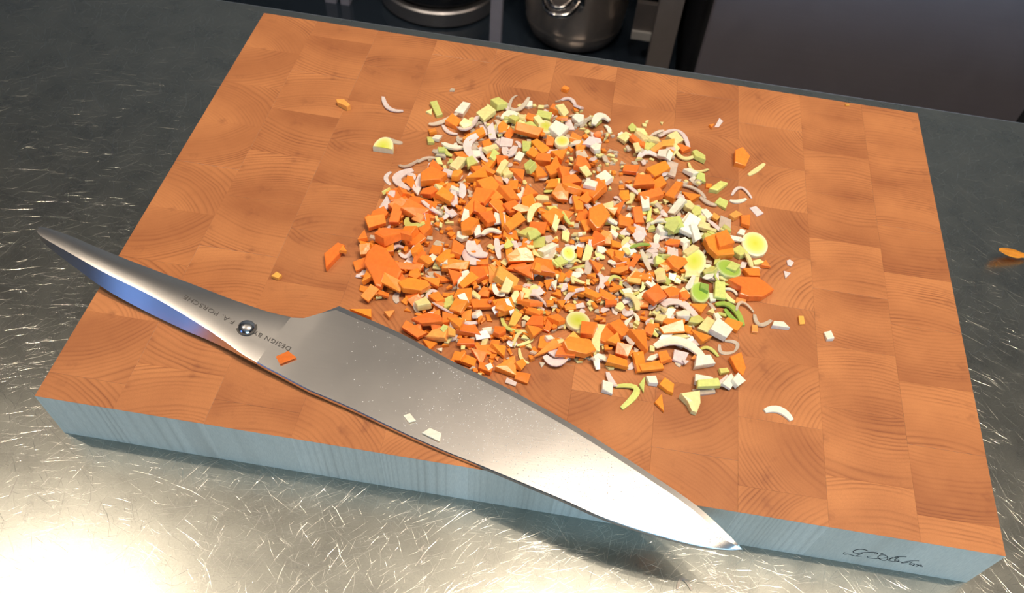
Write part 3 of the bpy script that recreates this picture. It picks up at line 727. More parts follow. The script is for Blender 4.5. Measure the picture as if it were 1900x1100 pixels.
# ------------------------------------------------------------------ chopped vegetables
# Each line: kind of shape, place and size read off the photograph (x y in the crop named by the
# section head: left, top, scale), colour code, optional label.
PIECES = """
@ 0 0 1
p 637 197 25 13 35 k |small pale orange carrot stick lying alone near the board's upper left
a 711 181 722 203 748 207 9 v |lilac shallot crescent lying alone left of the heap's top
p 839 168 9 6 10 t |tiny beige crumb above the upper left of the heap
p 1048 168 12 10 20 o |tiny carrot chip alone behind the top of the heap
p 1320 236 10 8 20 o |tiny carrot chip touching a lilac flake at the upper right
p 1333 230 14 9 -60 v |tiny lilac shallot flake behind the heap at the upper right
g 1361 287 1375 281 1389 296 1381 314 1361 309 o |square bright carrot piece alone at the upper right of the heap
a 1388 326 1403 317 1418 305 8 y |straight pale yellow leek sliver beside the lone square carrot piece
p 1402 392 13 17 -20 v |small lilac shallot flake alone right of the heap
p 1465 489 16 11 30 v |upper of two lilac flakes right of the whole leek slice
p 1457 510 13 12 40 v |lower of two lilac flakes right of the whole leek slice
p 1485 596 11 17 5 k |small pale orange carrot cube right of the translucent rings
p 1399 613 12 14 5 k |small pale orange carrot cube below the translucent rings
p 1537 625 15 18 5 w |pinkish white cube, the piece farthest right on the board
p 1446 606 30 12 5 w |cream leek bar beside the translucent half ring
a 1418 764 1445 762 1468 781 13 w |white half-moon shallot slice lying alone at the lower right
g 603 478 628 457 641 462 631 478 606 505 o |pointed carrot wedge lying alone left of the heap
p 634 464 14 12 -20 o |small carrot chip behind the lone pointed wedge
p 513 515 14 12 30 k |tiny carrot chip alone near the left edge of the board
p 672 582 42 14 14 o |flat carrot slice just behind the blade's heel
p 722 586 18 14 10 k |small amber carrot cube behind the blade near the heel
p 1572 196 8 3 0 k |tiny orange crumb at the far edge of the board
g 1351 668 1373 658 1381 688 1375 704 1363 692 o |upright carrot chunk at the heap's lower right corner
p 1223 749 17 30 0 o |carrot stick alone below the heap above a leek-free patch
g 1231 706 1249 718 1247 734 1237 730 1221 718 o |carrot wedge just above the lone carrot stick
p 1307 727 40 14 -8 t
h 713 278 38 27 y |half-round yellow and white leek slice left of the heap
a 720 257 732 264 747 266 9 t |thin pale sliver touching the half-round leek slice
@ 660 280 7.335
a 595 200 700 225 860 130 65 t |pale curved sliver at the upper left of the heap
a 850 180 960 120 1115 140 55 t |slim cream sliver beside a pale curved sliver
a 780 275 560 400 740 545 105 v |open pinkish shallot arc at the left end of the heap
p 870 465 350 115 -65 v |straight lilac shallot strip inside the heap's upper left
a 300 835 430 720 520 590 115 v |wide lilac shallot crescent at the heap's left edge
p 425 620 100 70 -55 g |tiny green leek flake on the wide lilac crescent
a 480 900 590 740 775 675 60 v
p 1040 450 300 230 -40 o
p 1090 270 170 110 30 o
p 630 600 180 100 35 o
p 330 890 300 130 -30 o
p 230 940 170 110 5 o
p 280 1040 270 150 -15 o
p 620 800 220 200 -35 o
p 560 950 200 160 -70 o
p 800 900 330 150 25 o
p 880 780 380 130 20 o
p 1000 620 260 110 -15 o
p 860 880 150 80 25 k
a 715 970 740 1070 960 1080 80 g |olive green leek arc at the left of the heap
a 900 710 1010 790 1160 840 80 v
a 960 870 970 950 1020 1010 60 v
p 1250 330 180 95 15 v
p 1380 370 120 200 15 o
p 1340 530 190 75 3 w |cream bar on top of the heap's upper left
a 1440 440 1450 520 1430 590 90 v
a 1330 580 1330 680 1350 745 100 v
p 1140 580 140 110 50 y
p 1230 680 220 130 35 o
p 1290 900 140 90 -40 v
@ 650 160 3.666
p 538 183 45 30 0 y |tiny pale triangle at the heap's upper left corner
p 592 168 105 45 62 g |green leek strip standing at the heap's upper left corner
a 535 268 610 262 738 198 30 t |long pale curved sliver at the heap's upper left
p 700 265 88 50 28 o
a 630 268 668 318 730 330 30 v
p 783 260 78 42 0 y
a 735 290 800 315 868 225 42 v |large pale shallot arc at the top left of the heap
p 925 190 92 78 30 y |cream leek chunk poking out at the heap's top left
p 558 318 72 36 -12 o |small carrot chip at the heap's upper left edge
p 548 382 52 42 -10 g |tiny leek square below a carrot chip at the upper left
p 590 362 45 46 15 w |tiny white square at the heap's upper left
p 622 448 50 38 0 g |tiny olive square alone near the heap's upper left
a 630 395 690 425 780 420 50 w |bright white shallot leaf at the heap's upper left
p 845 350 165 48 -32 o |long carrot stick at the top left of the heap
a 735 335 740 375 790 395 20 t
p 765 495 95 48 52 o
p 740 540 70 70 30 y
a 865 380 795 450 865 545 48 v |large translucent shallot arc near the heap's top left
a 890 450 895 500 935 545 24 v
p 955 440 95 50 -25 y
p 862 458 52 50 0 w
p 975 495 80 45 -60 g |light green leek bar below the shallot arc
p 963 325 48 105 0 v
a 1085 200 1092 110 1135 68 18 t |thin curled sliver standing up at the heap's top
a 1090 165 1150 175 1214 105 30 t |translucent curl at the very top of the heap
a 1035 240 1090 200 1150 240 50 w
p 1075 250 70 30 5 g
p 1110 265 60 45 30 g
p 1155 295 75 45 30 y
p 1165 235 50 48 0 y
p 1225 250 72 40 20 o
p 1273 245 55 48 40 y
d 1322 298 48 48 D |yellow-green round leek slice near the top of the heap
p 1320 215 110 50 20 g
p 1400 185 95 50 22 o |carrot stick at the very top of the heap
p 1440 175 75 50 40 y |bright yellow leek chunk at the top beside a carrot stick
p 1435 250 75 42 5 o
p 1410 320 110 90 20 w
a 1050 430 1075 480 1125 430 55 v
p 1060 400 90 60 0 v
p 1030 320 60 85 10 o
p 1080 310 60 70 20 o
p 1210 345 170 50 8 o
p 1200 435 60 80 5 g |upright light green leek block in the upper heap
p 1290 435 60 110 -25 o
p 1350 395 60 50 10 o
d 1435 410 50 45 D
p 1150 500 50 60 20 w
p 1030 580 110 50 -60 y
p 1225 590 80 60 30 g
a 1270 650 1330 640 1330 575 20 t
p 870 590 90 60 40 o
p 930 610 110 40 10 o
p 960 700 190 100 40 o
p 860 670 130 70 -10 o
p 905 780 120 90 20 o
p 1130 620 110 80 10 o
p 1060 760 90 120 -30 o
p 1110 700 90 60 5 o
p 1110 810 100 80 40 o
p 1210 750 120 80 -40 o
p 1160 850 120 40 5 o
p 1000 830 100 80 60 o
p 1240 460 70 60 30 o
p 1320 520 120 60 10 o
p 1410 490 100 70 10 o
p 1390 580 100 60 -10 o
p 1440 640 90 60 -15 o
p 1430 760 120 90 5 o
p 1380 680 80 60 15 o
p 1000 680 60 90 0 k
a 1215 950 1230 880 1295 850 38 y |pale yellow leek arc in the middle of the heap
p 1400 910 40 95 10 y
a 1430 880 1470 920 1500 930 30 g
p 1300 780 100 40 10 y
a 1045 900 1075 990 1095 1000 30 v
a 1085 965 1120 950 1145 905 22 v
p 1110 960 180 60 -45 o
p 1280 985 160 60 10 o
p 1190 1030 90 60 -35 g |green leek block in the middle of the heap
p 1230 1060 90 50 -30 g
a 900 1040 950 1010 1020 1030 42 w
p 930 920 110 90 -20 o
p 820 980 120 100 20 o
p 780 890 60 70 5 w
p 870 870 100 60 10 o
@ 1040 160 3.666
a 60 215 130 210 160 270 25 t
p 120 250 80 55 0 w
p 95 370 80 60 15 o
a 170 250 230 215 295 225 20 w
a 215 300 260 240 330 255 50 w |thick cream shallot slice at the upper right of the heap
a 300 270 325 300 330 330 28 w
p 250 350 60 30 5 o
p 215 385 130 50 -5 v
p 240 440 90 50 10 w
p 410 345 40 40 -50 w
p 430 375 70 55 30 y
p 510 410 65 115 -18 o |upright carrot stick at the heap's upper right
p 540 335 80 50 25 y
p 535 385 90 50 45 y
p 615 398 100 35 -5 y
a 600 355 650 330 700 318 14 t
a 670 355 800 320 870 440 38 v |large lilac shallot crescent at the heap's upper right
p 740 390 90 45 10 k
p 830 440 110 45 32 o
p 750 420 70 40 10 v
p 650 440 100 35 -35 k
a 775 450 830 500 910 485 28 y |yellow leek arc at the heap's upper right
p 935 495 50 100 -25 g |folded green leek piece at the heap's right rim
p 740 475 60 40 15 o
a 520 530 570 480 660 500 34 v
p 700 490 90 50 20 w
a 870 525 910 585 1005 570 26 y |curved yellow leek sliver at the heap's right rim
p 873 603 45 75 -25 w |pinkish white bar at the heap's right rim
p 945 640 65 60 10 g
p 1005 683 40 40 5 o
p 1068 698 100 50 -38 g |green leek bar standing just right of the heap
a 1165 745 1225 695 1297 765 24 v |lilac shallot loop standing right of the heap
a 1150 780 1200 790 1262 770 28 w
p 1098 810 80 50 30 g |small green leek oval at the heap's right rim
a 810 650 920 680 990 740 36 t
a 945 755 1000 800 1060 815 36 t
p 1178 895 60 60 35 k
p 1253 930 68 85 8 o |square carrot chip alone at the heap's right rim
p 750 580 80 90 10 t
p 640 700 170 60 -30 o
p 560 690 130 80 10 o
p 620 760 160 60 -20 o
p 770 750 80 120 20 o
p 880 770 130 60 25 o
a 440 690 490 740 540 790 26 v
p 568 845 60 85 5 w |cream leek block standing in the right of the heap
p 430 765 75 70 0 o
p 335 830 80 50 0 y |small bright yellow leek lump in the middle of the heap
g 185 865 270 830 328 900 262 985 235 990 185 935 o |large carrot chunk in the middle of the heap
p 350 870 90 40 5 o
p 350 930 110 25 10 w
a 480 870 450 910 420 940 35 w
p 520 910 75 90 0 o
p 160 620 50 60 -20 y
p 205 690 90 50 30 w
p 470 580 130 50 5 o
p 60 680 120 60 -10 o
p 60 750 130 60 5 o
p 110 830 80 90 0 o
p 180 760 70 70 30 o
a 1000 920 1050 970 1105 1030 26 v |thin lilac shallot strip over the white mound at the right
p 870 960 120 120 10 w |bright white shallot bulb piece at the right of the heap
p 860 850 70 110 -30 y
p 790 850 90 60 -40 w
p 920 850 60 60 5 g
p 980 890 50 70 -20 w
p 780 960 120 90 -10 g
a 610 950 680 950 740 990 40 w
p 680 1010 80 60 5 w
p 530 1010 80 80 0 v
p 430 950 100 60 10 o
p 595 900 30 100 10 g
p 1050 900 60 50 20 k
p 1110 950 90 80 10 t
p 1110 1000 60 50 0 g
p 950 1000 90 40 10 y
p 1010 1040 90 35 15 g
p 730 480 55 35 10 w
@ 860 440 7.335
a 110 60 150 220 330 290 150 v |large shell-like shallot piece in the middle of the heap
a 20 240 90 370 230 430 110 v
a 455 50 460 160 490 320 70 v
p 375 140 100 60 45 y
a 600 10 640 90 560 160 90 g |pale green leek arc in the middle of the heap
p 690 160 80 100 -15 v
p 800 200 330 110 -10 o
g 560 355 700 270 830 255 920 300 965 385 760 400 600 410 o |wide carrot slab in the middle of the heap
p 740 450 280 90 -8 o
p 970 260 90 200 -20 y
p 900 190 120 50 -20 y
p 1150 230 240 110 -30 w |pale cream leek strip right of the middle of the heap
p 1140 410 200 90 -25 y
p 1340 270 200 80 30 o
p 1450 290 160 90 10 g
a 1230 330 1300 390 1350 430 40 g
p 400 430 100 100 10 y
p 550 395 85 80 30 y
p 220 560 240 180 50 o
p 60 620 200 110 -35 o
a 360 400 400 480 380 620 90 k
p 560 620 300 200 10 k
p 610 560 160 60 50 y
p 830 540 260 140 10 o
p 1060 540 300 160 5 o
p 1000 440 140 90 10 o
p 860 700 100 110 20 v
p 1000 740 180 110 -30 v
p 720 700 180 80 -10 o
p 570 780 140 160 10 y
a 420 740 450 850 560 900 60 w
p 700 820 90 150 20 y |bright yellow leek piece in the lower middle of the heap
a 100 740 130 800 210 830 30 v
p 285 800 150 130 20 o
p 160 880 170 70 30 y
p 800 820 110 110 20 o
p 1220 640 90 130 10 w
p 1340 620 80 100 20 o
p 1320 710 100 50 5 y
p 1270 790 150 90 5 o
p 1140 680 110 120 30 o
a 870 870 1010 850 1130 970 60 v
p 900 930 350 100 0 o
p 620 950 70 190 -15 w |white leek strip in the lower middle of the heap
p 880 1020 130 50 25 y
p 500 970 160 130 5 o
p 230 970 330 120 -5 o
p 380 930 80 90 5 o
p 1180 900 110 110 10 o
p 1310 930 120 110 10 o
p 60 1010 150 120 0 o
@ 1040 430 7.335
p 70 90 130 120 10 y
p 250 90 190 70 0 y
g 455 35 605 190 590 225 430 272 400 200 o |pointed carrot wedge in the centre of the heap
p 340 180 180 60 -10 o
p 370 290 110 200 10 y
p 540 280 150 90 -20 w
p 700 90 130 100 20 w
p 730 220 160 90 5 o
p 690 310 170 90 10 o
p 790 370 130 100 10 o
a 920 110 860 230 920 370 80 y |curved yellow leek arc right of the centre of the heap
p 840 80 100 60 10 g
p 1070 80 180 120 10 v
a 950 220 1080 180 1210 210 60 G |thin green leek arc right of the centre
p 1000 400 230 90 -55 o |long carrot stick right of the centre of the heap
p 1260 270 190 80 -10 v
p 1340 440 190 100 10 g |yellow-green leek block right of the centre
p 1430 490 160 100 -30 o
a 1100 260 1170 400 1230 500 60 t
a 930 540 1020 600 1110 560 70 t
d 90 330 100 80 D |half-hidden yellow-green leek slice at the heap's centre
p 150 260 110 90 20 w
p 250 310 90 120 10 o
p 480 510 240 110 30 o
p 800 530 240 70 -5 o
p 500 430 60 60 20 v
a 700 425 800 440 900 440 20 v
p 230 530 190 50 -5 g
p 190 630 130 90 -10 w
p 240 720 220 40 10 y
p 370 700 50 110 5 y
p 420 640 110 90 10 o
a 500 580 570 680 520 820 80 v |lilac shallot crescent in the lower centre of the heap
a 640 750 690 640 830 640 40 g |olive leek ring arc in the lower right heap
a 830 660 860 850 1060 860 55 g |olive leek hoop in the lower right heap
a 1060 860 1110 800 1050 700 45 g
p 940 730 170 50 40 t
p 1000 640 180 60 10 k
p 1220 700 130 90 30 w |white leek cube in the right of the heap
p 1340 600 130 130 20 y
p 1400 700 150 80 25 g
p 200 830 220 110 10 o
p 420 900 260 110 25 o
p 610 900 260 100 15 o
p 740 820 180 70 -10 o
a 50 1000 150 900 320 890 70 v
p 280 1010 120 80 0 v
p 120 1060 160 80 5 o
p 640 720 80 60 0 o
a 850 920 980 950 1040 1090 90 y |bright yellow leek crescent in the lower right heap
p 1070 950 110 90 30 y
p 800 1050 150 100 -30 y
p 1270 910 220 180 -40 o |large carrot chunk in the lower right heap
p 1250 900 60 110 25 k
p 1420 780 180 50 5 y
p 1420 1000 150 120 -20 v
p 1120 1020 140 90 20 o
p 690 1020 170 80 5 o
@ 1220 380 6.668
d 1190 512 158 148 D |whole round yellow-green leek slice at the heap's right edge
g 530 530 800 430 850 500 905 710 700 730 590 640 o |large angular carrot chunk on the right of the heap
p 800 500 200 150 60 o
d 450 710 145 160 D |round yellow leek slice tilted below a carrot chunk
g 50 790 120 740 300 740 335 780 220 875 150 860 o |flat carrot wedge left of the tilted round leek slice
p 60 730 150 60 15 g
p 210 670 45 100 5 w
p 410 580 170 80 -35 y
p 390 460 90 60 30 g
p 310 500 110 100 -20 w
p 180 500 210 80 10 o
p 100 570 150 60 10 o
d 850 850 160 110 E |green cupped leek slice under the large carrot chunk
p 920 800 180 110 20 g
a 690 850 820 950 1060 900 30 g
p 1000 620 130 140 -20 g
p 930 450 200 50 -5 w |bright white leek bar beside the whole leek slice
p 1030 360 90 70 20 w |small lilac square standing behind the whole leek slice
p 1050 430 60 50 0 w
p 1240 725 130 60 -8 y |pale yellow leek bar below the whole leek slice
p 1210 790 120 30 -3 w
p 1320 770 100 80 -20 o
p 1160 880 180 120 0 o |carrot cube right of the green cupped slice
a 1060 640 1110 720 1150 800 70 y
p 1070 760 80 90 20 v
p 640 870 150 110 -20 g
p 600 820 90 50 10 y
p 400 930 180 70 -5 y
p 760 1010 160 60 28 w
p 600 960 140 50 0 t
p 50 900 130 90 10 y
p 170 900 110 60 10 y
p 240 950 80 60 10 y
p 640 410 140 50 10 g |olive leek sliver under the white bulb piece
p 390 290 200 200 20 w
p 460 340 100 170 -20 w
p 180 280 160 130 40 g
@ 1200 520 6.668
g 970 70 1100 30 1350 28 1450 90 1547 167 1400 262 1240 268 1120 240 1135 150 o |largest carrot slice, pointed, at the heap's right edge
p 1170 220 130 60 5 k
d 640 190 118 125 E |round bright green leek piece at the heap's right
p 700 120 120 100 10 G
p 810 230 90 100 0 w
p 890 180 150 210 10 g
a 940 160 1010 250 1100 290 60 y
a 940 130 1050 130 1110 200 40 w
a 850 320 1040 350 1180 570 90 G |dark green leek shell at the heap's lower right
a 960 370 1060 500 1150 540 60 G
p 1040 560 240 100 28 o |carrot stick beside the green leek shell
p 640 370 230 120 20 o
p 790 410 100 80 5 y
p 860 460 100 80 -25 w
p 920 430 130 40 20 g
p 800 330 50 110 -15 t
a 190 310 420 270 650 480 110 v |long grey-pink shallot crescent over the lower right heap
p 180 440 100 90 25 y
p 270 440 90 160 25 w
p 440 470 180 110 20 w
p 100 220 220 170 -30 o
p 300 200 200 110 10 o
p 450 210 130 130 30 o
a 150 90 280 110 400 150 50 y
p 530 90 140 80 -60 w
p 590 520 180 100 -30 g |green and cream leek cube at the heap's lower right
p 740 600 190 190 30 y |fluted cream leek cylinder at the heap's lower right
p 880 660 220 190 30 w |white ribbed leek stub at the heap's lower right
p 650 730 280 130 32 o |long carrot stick in front of the ribbed leek stub
a 900 800 930 900 1080 890 45 t |translucent olive ring lying at the heap's lower right
a 1080 890 1110 790 960 755 40 t
a 670 860 770 850 880 950 50 g |curved olive sliver at the heap's lower right edge
a 1110 370 1180 270 1330 380 36 t |upper translucent shallot loop right of the heap
a 1330 430 1390 560 1540 500 60 t |lower translucent shallot half ring right of the heap
p 310 570 300 130 5 o
p 290 660 280 110 -10 o
p 370 730 260 70 -5 y |yellow leek slab on the long white shallot slice
a 100 830 400 780 710 970 130 w |largest white shallot slice, long and curved, at the heap's lower edge
p 390 950 180 140 20 v |lilac shallot curl below the long white slice
p 470 1040 100 60 30 v
p 580 975 70 70 0 k
p 700 1040 270 120 -5 w |cream trapezoid leek piece just below the heap
p 220 980 140 100 -10 o
a 60 500 60 590 150 660 60 g
p 160 540 120 90 20 y
p 20 620 130 150 20 o
p 60 860 70 80 0 y
p 480 660 100 80 30 o
@ 650 440 3.666
g 175 75 220 10 330 5 410 30 425 75 350 60 240 125 o |broad flat carrot slice at the heap's left edge
p 120 60 110 90 50 o
p 110 100 80 60 10 o
p 80 200 110 60 -20 o
g 125 170 180 120 250 150 300 220 360 300 330 350 250 330 215 390 180 380 150 310 100 230 o |biggest carrot chunk, at the heap's left corner
p 290 310 150 80 20 o
p 215 365 80 40 0 o
g 325 355 400 315 520 330 545 362 480 405 360 395 o |flat carrot slice below the biggest carrot chunk
a 335 110 390 135 445 70 30 v
p 390 200 200 45 10 o
p 435 270 80 60 -25 o
p 560 305 150 60 15 o
p 610 290 100 50 25 o
p 510 160 110 60 -20 o
p 700 230 200 70 5 o
p 570 155 45 75 20 w
p 645 185 55 30 5 w
p 715 120 90 110 10 o
p 455 105 80 60 -50 o
p 580 130 90 50 20 o
p 750 350 50 100 5 w
p 775 270 70 40 -20 w
p 790 310 120 60 -40 o
a 505 425 560 345 640 425 24 v |open pink shallot loop at the heap's lower left
a 470 510 440 460 500 400 22 t
p 500 485 95 70 -20 y |pale yellow leek lump inside the pink shallot loop
p 590 440 80 70 60 o
a 560 490 620 530 700 555 40 v |lilac shallot strip below the pink loop
p 555 540 90 40 70 v
p 590 550 60 60 0 o
p 775 430 50 75 -20 w |small white bar standing alone in the heap's lower left
p 540 615 220 70 12 o
p 460 590 100 50 10 o
p 420 650 190 55 30 o |long carrot stick just behind the blade
p 640 635 50 40 30 g
p 680 693 65 55 0 k |small amber cube between blade and heap
p 790 660 170 80 3 o
p 720 600 110 80 20 o
p 745 520 90 80 20 o
p 860 560 60 60 40 w
a 745 600 800 620 870 590 32 v
p 935 635 70 35 0 w
p 900 690 90 50 -10 v
p 1010 670 100 80 -15 o
p 790 740 130 55 5 o
a 1030 560 1080 645 1195 650 32 g |olive leek crescent at the lower part of the heap
a 1110 745 1150 660 1215 665 24 y |small pale leek ring at the lower part of the heap
a 1215 665 1230 710 1130 750 20 y
a 1150 760 1165 830 1215 860 22 y
p 1010 790 130 70 10 o
p 870 820 110 80 30 o
p 800 860 100 60 20 o
p 740 830 90 60 20 o
p 915 905 120 60 22 o
p 1060 905 140 110 -5 o |square carrot chunk at the heap's lower tip
p 1165 965 120 60 12 o |carrot stick at the heap's lowest left point
p 1150 890 70 60 30 o
p 945 890 55 40 50 w
p 610 770 45 30 20 w
p 1360 770 250 60 -30 o
p 1350 700 60 50 -30 w
a 1320 820 1400 870 1480 820 55 v |curled pink shallot piece at the heap's lower edge
p 1400 800 130 60 0 v
p 1460 790 120 60 5 o
p 1305 870 50 35 30 t
p 1240 650 90 100 30 o
p 1350 610 60 90 20 o
p 1260 590 110 80 10 o
p 1400 590 90 70 40 o
p 1120 570 60 110 15 k
p 540 710 110 60 30 o
p 1090 990 100 40 25 v
@ 1040 440 3.056
d 95 490 70 55 D |oval yellow leek slice in the lower middle of the heap
g 190 510 252 505 218 590 216 658 163 652 170 585 y |long cream leek strip folded over the lower heap
g -5 655 30 625 150 625 188 680 130 710 20 700 o |broad carrot slice at the heap's lower edge
p 150 560 90 80 10 o
p 270 560 80 120 20 o
p 320 560 80 100 -20 o
p 380 490 35 80 25 w
p 430 610 150 100 10 o
p 290 600 80 70 0 o
p 350 660 90 60 10 o
a 210 760 200 700 260 710 34 w |small pale curled leek piece below the heap
p 285 745 45 26 -10 y
p 365 735 42 38 5 y |tiny yellow cube at the heap's lower edge
p 310 725 120 60 10 o
p 440 720 70 110 0 o
p 500 750 130 60 -15 o
p 520 690 70 30 -20 w
p 590 690 60 60 0 o
a 265 770 290 830 320 840 36 v |lilac shallot strip below the heap
p 265 862 70 60 10 w |small white chunk below the heap
a 310 850 430 870 345 975 34 g |long olive leek crescent below the heap
p 465 840 40 85 8 g |small green bar below the heap
p 515 822 60 50 5 w |small cream cube beside the green bar below the heap
p 820 835 140 60 10 w |white pinkish leek piece low at the right
p 815 858 125 50 -5 g |green-edged leek bar low at the right of the heap
a 870 850 920 830 950 790 36 v
p 945 840 60 90 30 w
p 990 825 60 60 40 w |pinkish cube at the right end of the low white group
p 925 765 60 35 -15 g |small olive triangle near the upright carrot chunk
g 668 912 778 895 785 960 765 1012 735 1000 712 955 y |yellow and white leek wedge lying lowest in front of the heap
"""

ZONES = [
 (200, "...ssllww......."), (250, "...swwlmwmlms..."), (300, ".sswmommmwwws..."), (350, "ssoooommmmmmws.."),
 (400, ".oomoooommmwws.."), (450, "ooommommmmmwwls."), (500, "oooooomlmmmmlls."), (550, "oomooommmmllls.."),
 (600, "..ooomommomwls.."), (650, "...oooomomosw..."), (700, "....os..ssss....")]
MIX = {'o': (.76, .10, .14), 'm': (.46, .30, .24), 'l': (.14, .66, .20), 'w': (.10, .36, .54), 's': (.30, .35, .35)}

CELL = 0.001
GX, GY = int(BW / CELL), int(BD / CELL)
H = np.zeros((GX, GY), dtype=np.float32)
def foot(poly):
    """grid cells under a convex or thin outline given in metres"""
    xs = [p[0] for p in poly]; ys = [p[1] for p in poly]
    i0, i1 = max(0, int(min(xs) / CELL)), min(GX - 1, int(max(xs) / CELL) + 1)
    j0, j1 = max(0, int(min(ys) / CELL)), min(GY - 1, int(max(ys) / CELL) + 1)
    if i1 <= i0 or j1 <= j0: return None
    gx, gy = np.meshgrid((np.arange(i0, i1) + .5) * CELL, (np.arange(j0, j1) + .5) * CELL, indexing='ij')
    ins = np.zeros(gx.shape, bool)
    n = len(poly)
    for a in range(n):
        x1, y1 = poly[a]; x2, y2 = poly[(a + 1) % n]
        if y1 == y2: continue
        c = ((y1 > gy) != (y2 > gy)) & (gx < (x2 - x1) * (gy - y1) / (y2 - y1) + x1)
        ins ^= c
    if not ins.any():
        ins[ins.shape[0] // 2, ins.shape[1] // 2] = True
    return i0, i1, j0, j1, gx, gy, ins

prnd = random.Random(11)
made = {'c': 0, 'l': 0, 's': 0}

def chunk_geo(pts, t, top_in, r, sharp_top=False):
    """prism with uneven top; pts outline around 0"""
    n = len(pts); vs, fs = [], []
    ins = 1 - top_in
    R_ = max(math.hypot(*p) for p in pts); ga, gm = r.uniform(0, 2 * PI), r.uniform(0, .38) / R_
    tl = lambda x, y: 1 + gm * (x * math.cos(ga) + y * math.sin(ga))
    for (x, y) in pts: vs.append((x, y, 0))
    for (x, y) in pts: vs.append((x * 1.0, y * 1.0, t * .90 * tl(x, y)))
    for (x, y) in pts: vs.append((x * ins, y * ins, t * tl(x, y) * r.uniform(.94, 1.05)))
    vs.append((0, 0, t * r.uniform(.95, 1.1)))
    for k in range(n):
        k2 = (k + 1) % n
        fs.append((k, k2, n + k2, n + k)); fs.append((n + k, n + k2, 2 * n + k2, 2 * n + k)); fs.append((2 * n + k, 2 * n + k2, 3 * n))
    fs.append(tuple(range(n - 1, -1, -1)))
    return vs, fs

def place(name, code, poly, vs, fs, thick, label, group, tilt=None, rot=0.0, base=None, rad=None, force_z=None, smooth=False, parent_top=TOPZ):
    """drop a piece on whatever lies below its outline: poly outline in board metres, vs in metres around base"""
    f = foot(poly) if force_z is None else None
    cx, cy = base
    if force_z is not None:
        z0, nrm = force_z, Vector((0, 0, 1))
    elif f is None:
        z0, nrm = 0.0, Vector((0, 0, 1))
    else:
        i0, i1, j0, j1, gx, gy, ins = f
        h = H[i0:i1, j0:j1][ins]; X = gx[ins] - cx; Y = gy[ins] - cy
        if h.max() < 2e-4:
            z0, sx_, sy_ = 0.00002, 0, 0
        elif len(h) > 6:
            A = np.stack([X, Y, np.ones_like(X)], 1)
            s_, *_r = np.linalg.lstsq(A, h, rcond=None)
            sx_, sy_ = np.clip(s_[:2] * 0.8, -.45, .45)
            res_ = h - (sx_ * X + sy_ * Y)
            z0 = float(np.percentile(res_, 84)) if True else 0
        else:
            sx_ = sy_ = 0; z0 = float(h.max())
        nrm = Vector((-sx_, -sy_, 1)).normalized()
        lowest = z0 - (abs(sx_) * (X.max() - X.min()) + abs(sy_) * (Y.max() - Y.min())) / 2
        if lowest < 0.00002: z0 += -lowest * .9
        top = z0 + sx_ * X + sy_ * Y + thick
        cur = H[i0:i1, j0:j1]; upd = cur[ins]
        cur[ins] = np.maximum(upd, top.astype(np.float32)) if h.max() < 2e-4 else np.maximum(upd, (0.25 * upd + 0.75 * top).astype(np.float32))
    me = mesh_from(name, vs, fs, [VEG[code]], smooth, 40 if smooth else None)
    if rad is not None:
        me.attributes.new('rad', 'FLOAT', 'POINT')
        for i, v_ in enumerate(rad): me.attributes['rad'].data[i].value = v_
    o = link(name, me)
    o.location = (cx, cy, parent_top + z0)
    q = Vector((0, 0, 1)).rotation_difference(nrm)
    if tilt: q = Euler((tilt[0], tilt[1], 0)).to_quaternion() @ q
    o.rotation_mode = 'QUATERNION'; o.rotation_quaternion = q
    o['label'] = label; o['category'] = {'c': 'carrot', 'l': 'leek', 's': 'shallot'}[KIND[code]]
    o['group'] = group
    return o

NAMES = {'c': 'carrot_piece', 'l': 'leek_piece', 's': 'shallot_piece'}
GROUPS = {'c': 'chopped carrot pieces on the board', 'l': 'chopped leek pieces on the board', 's': 'chopped shallot pieces on the board'}
def arc_geo(P0, P1, P2, w, t, taper=.45, m=9, r=prnd):
    """curved slice through three points; returns outline, mesh, base"""
    P0, P1, P2 = Vector(P0), Vector(P1), Vector(P2)
    C_ = P1 * 2 - (P0 + P2) / 2
    pts = []
    for i in range(m):
        u = i / (m - 1); pts.append((1 - u) ** 2 * P0 + 2 * u * (1 - u) * C_ + u * u * P2)
    base = (sum((p.x for p in pts)) / m, sum((p.y for p in pts)) / m)
    vs, out_l, out_r = [], [], []
    lift = r.uniform(0.0, .35) * w
    for i, p in enumerate(pts):
        a_, b_ = pts[max(i - 1, 0)], pts[min(i + 1, m - 1)]
        tt = (b_ - a_).normalized(); nn = Vector((-tt.y, tt.x))
        u = i / (m - 1); k = (1 - taper) + taper * math.sin(PI * u) ** .7
        hw = w / 2 * k
        l_, r_ = p + nn * hw, p - nn * hw
        out_l.append((l_.x, l_.y)); out_r.append((r_.x, r_.y))
        zz = 0.0
        ts = t * (0.6 + .4 * k)
        cup = lift * k
        for (q_, z_) in ((l_, zz), (p, zz), (r_, zz + cup), (r_, zz + cup + ts), (p, zz + ts * 1.1), (l_, zz + ts)):
            vs.append((q_.x - base[0], q_.y - base[1], z_))
    fs = []
    for i in range(m - 1):
        for k in range(6):
            a_, b_ = i * 6 + k, i * 6 + (k + 1) % 6
            fs.append((a_, b_, b_ + 6, a_ + 6))
    fs += [tuple(range(6)), tuple((m - 1) * 6 + k for k in range(6))]
    return out_l + out_r[::-1], vs, fs, base
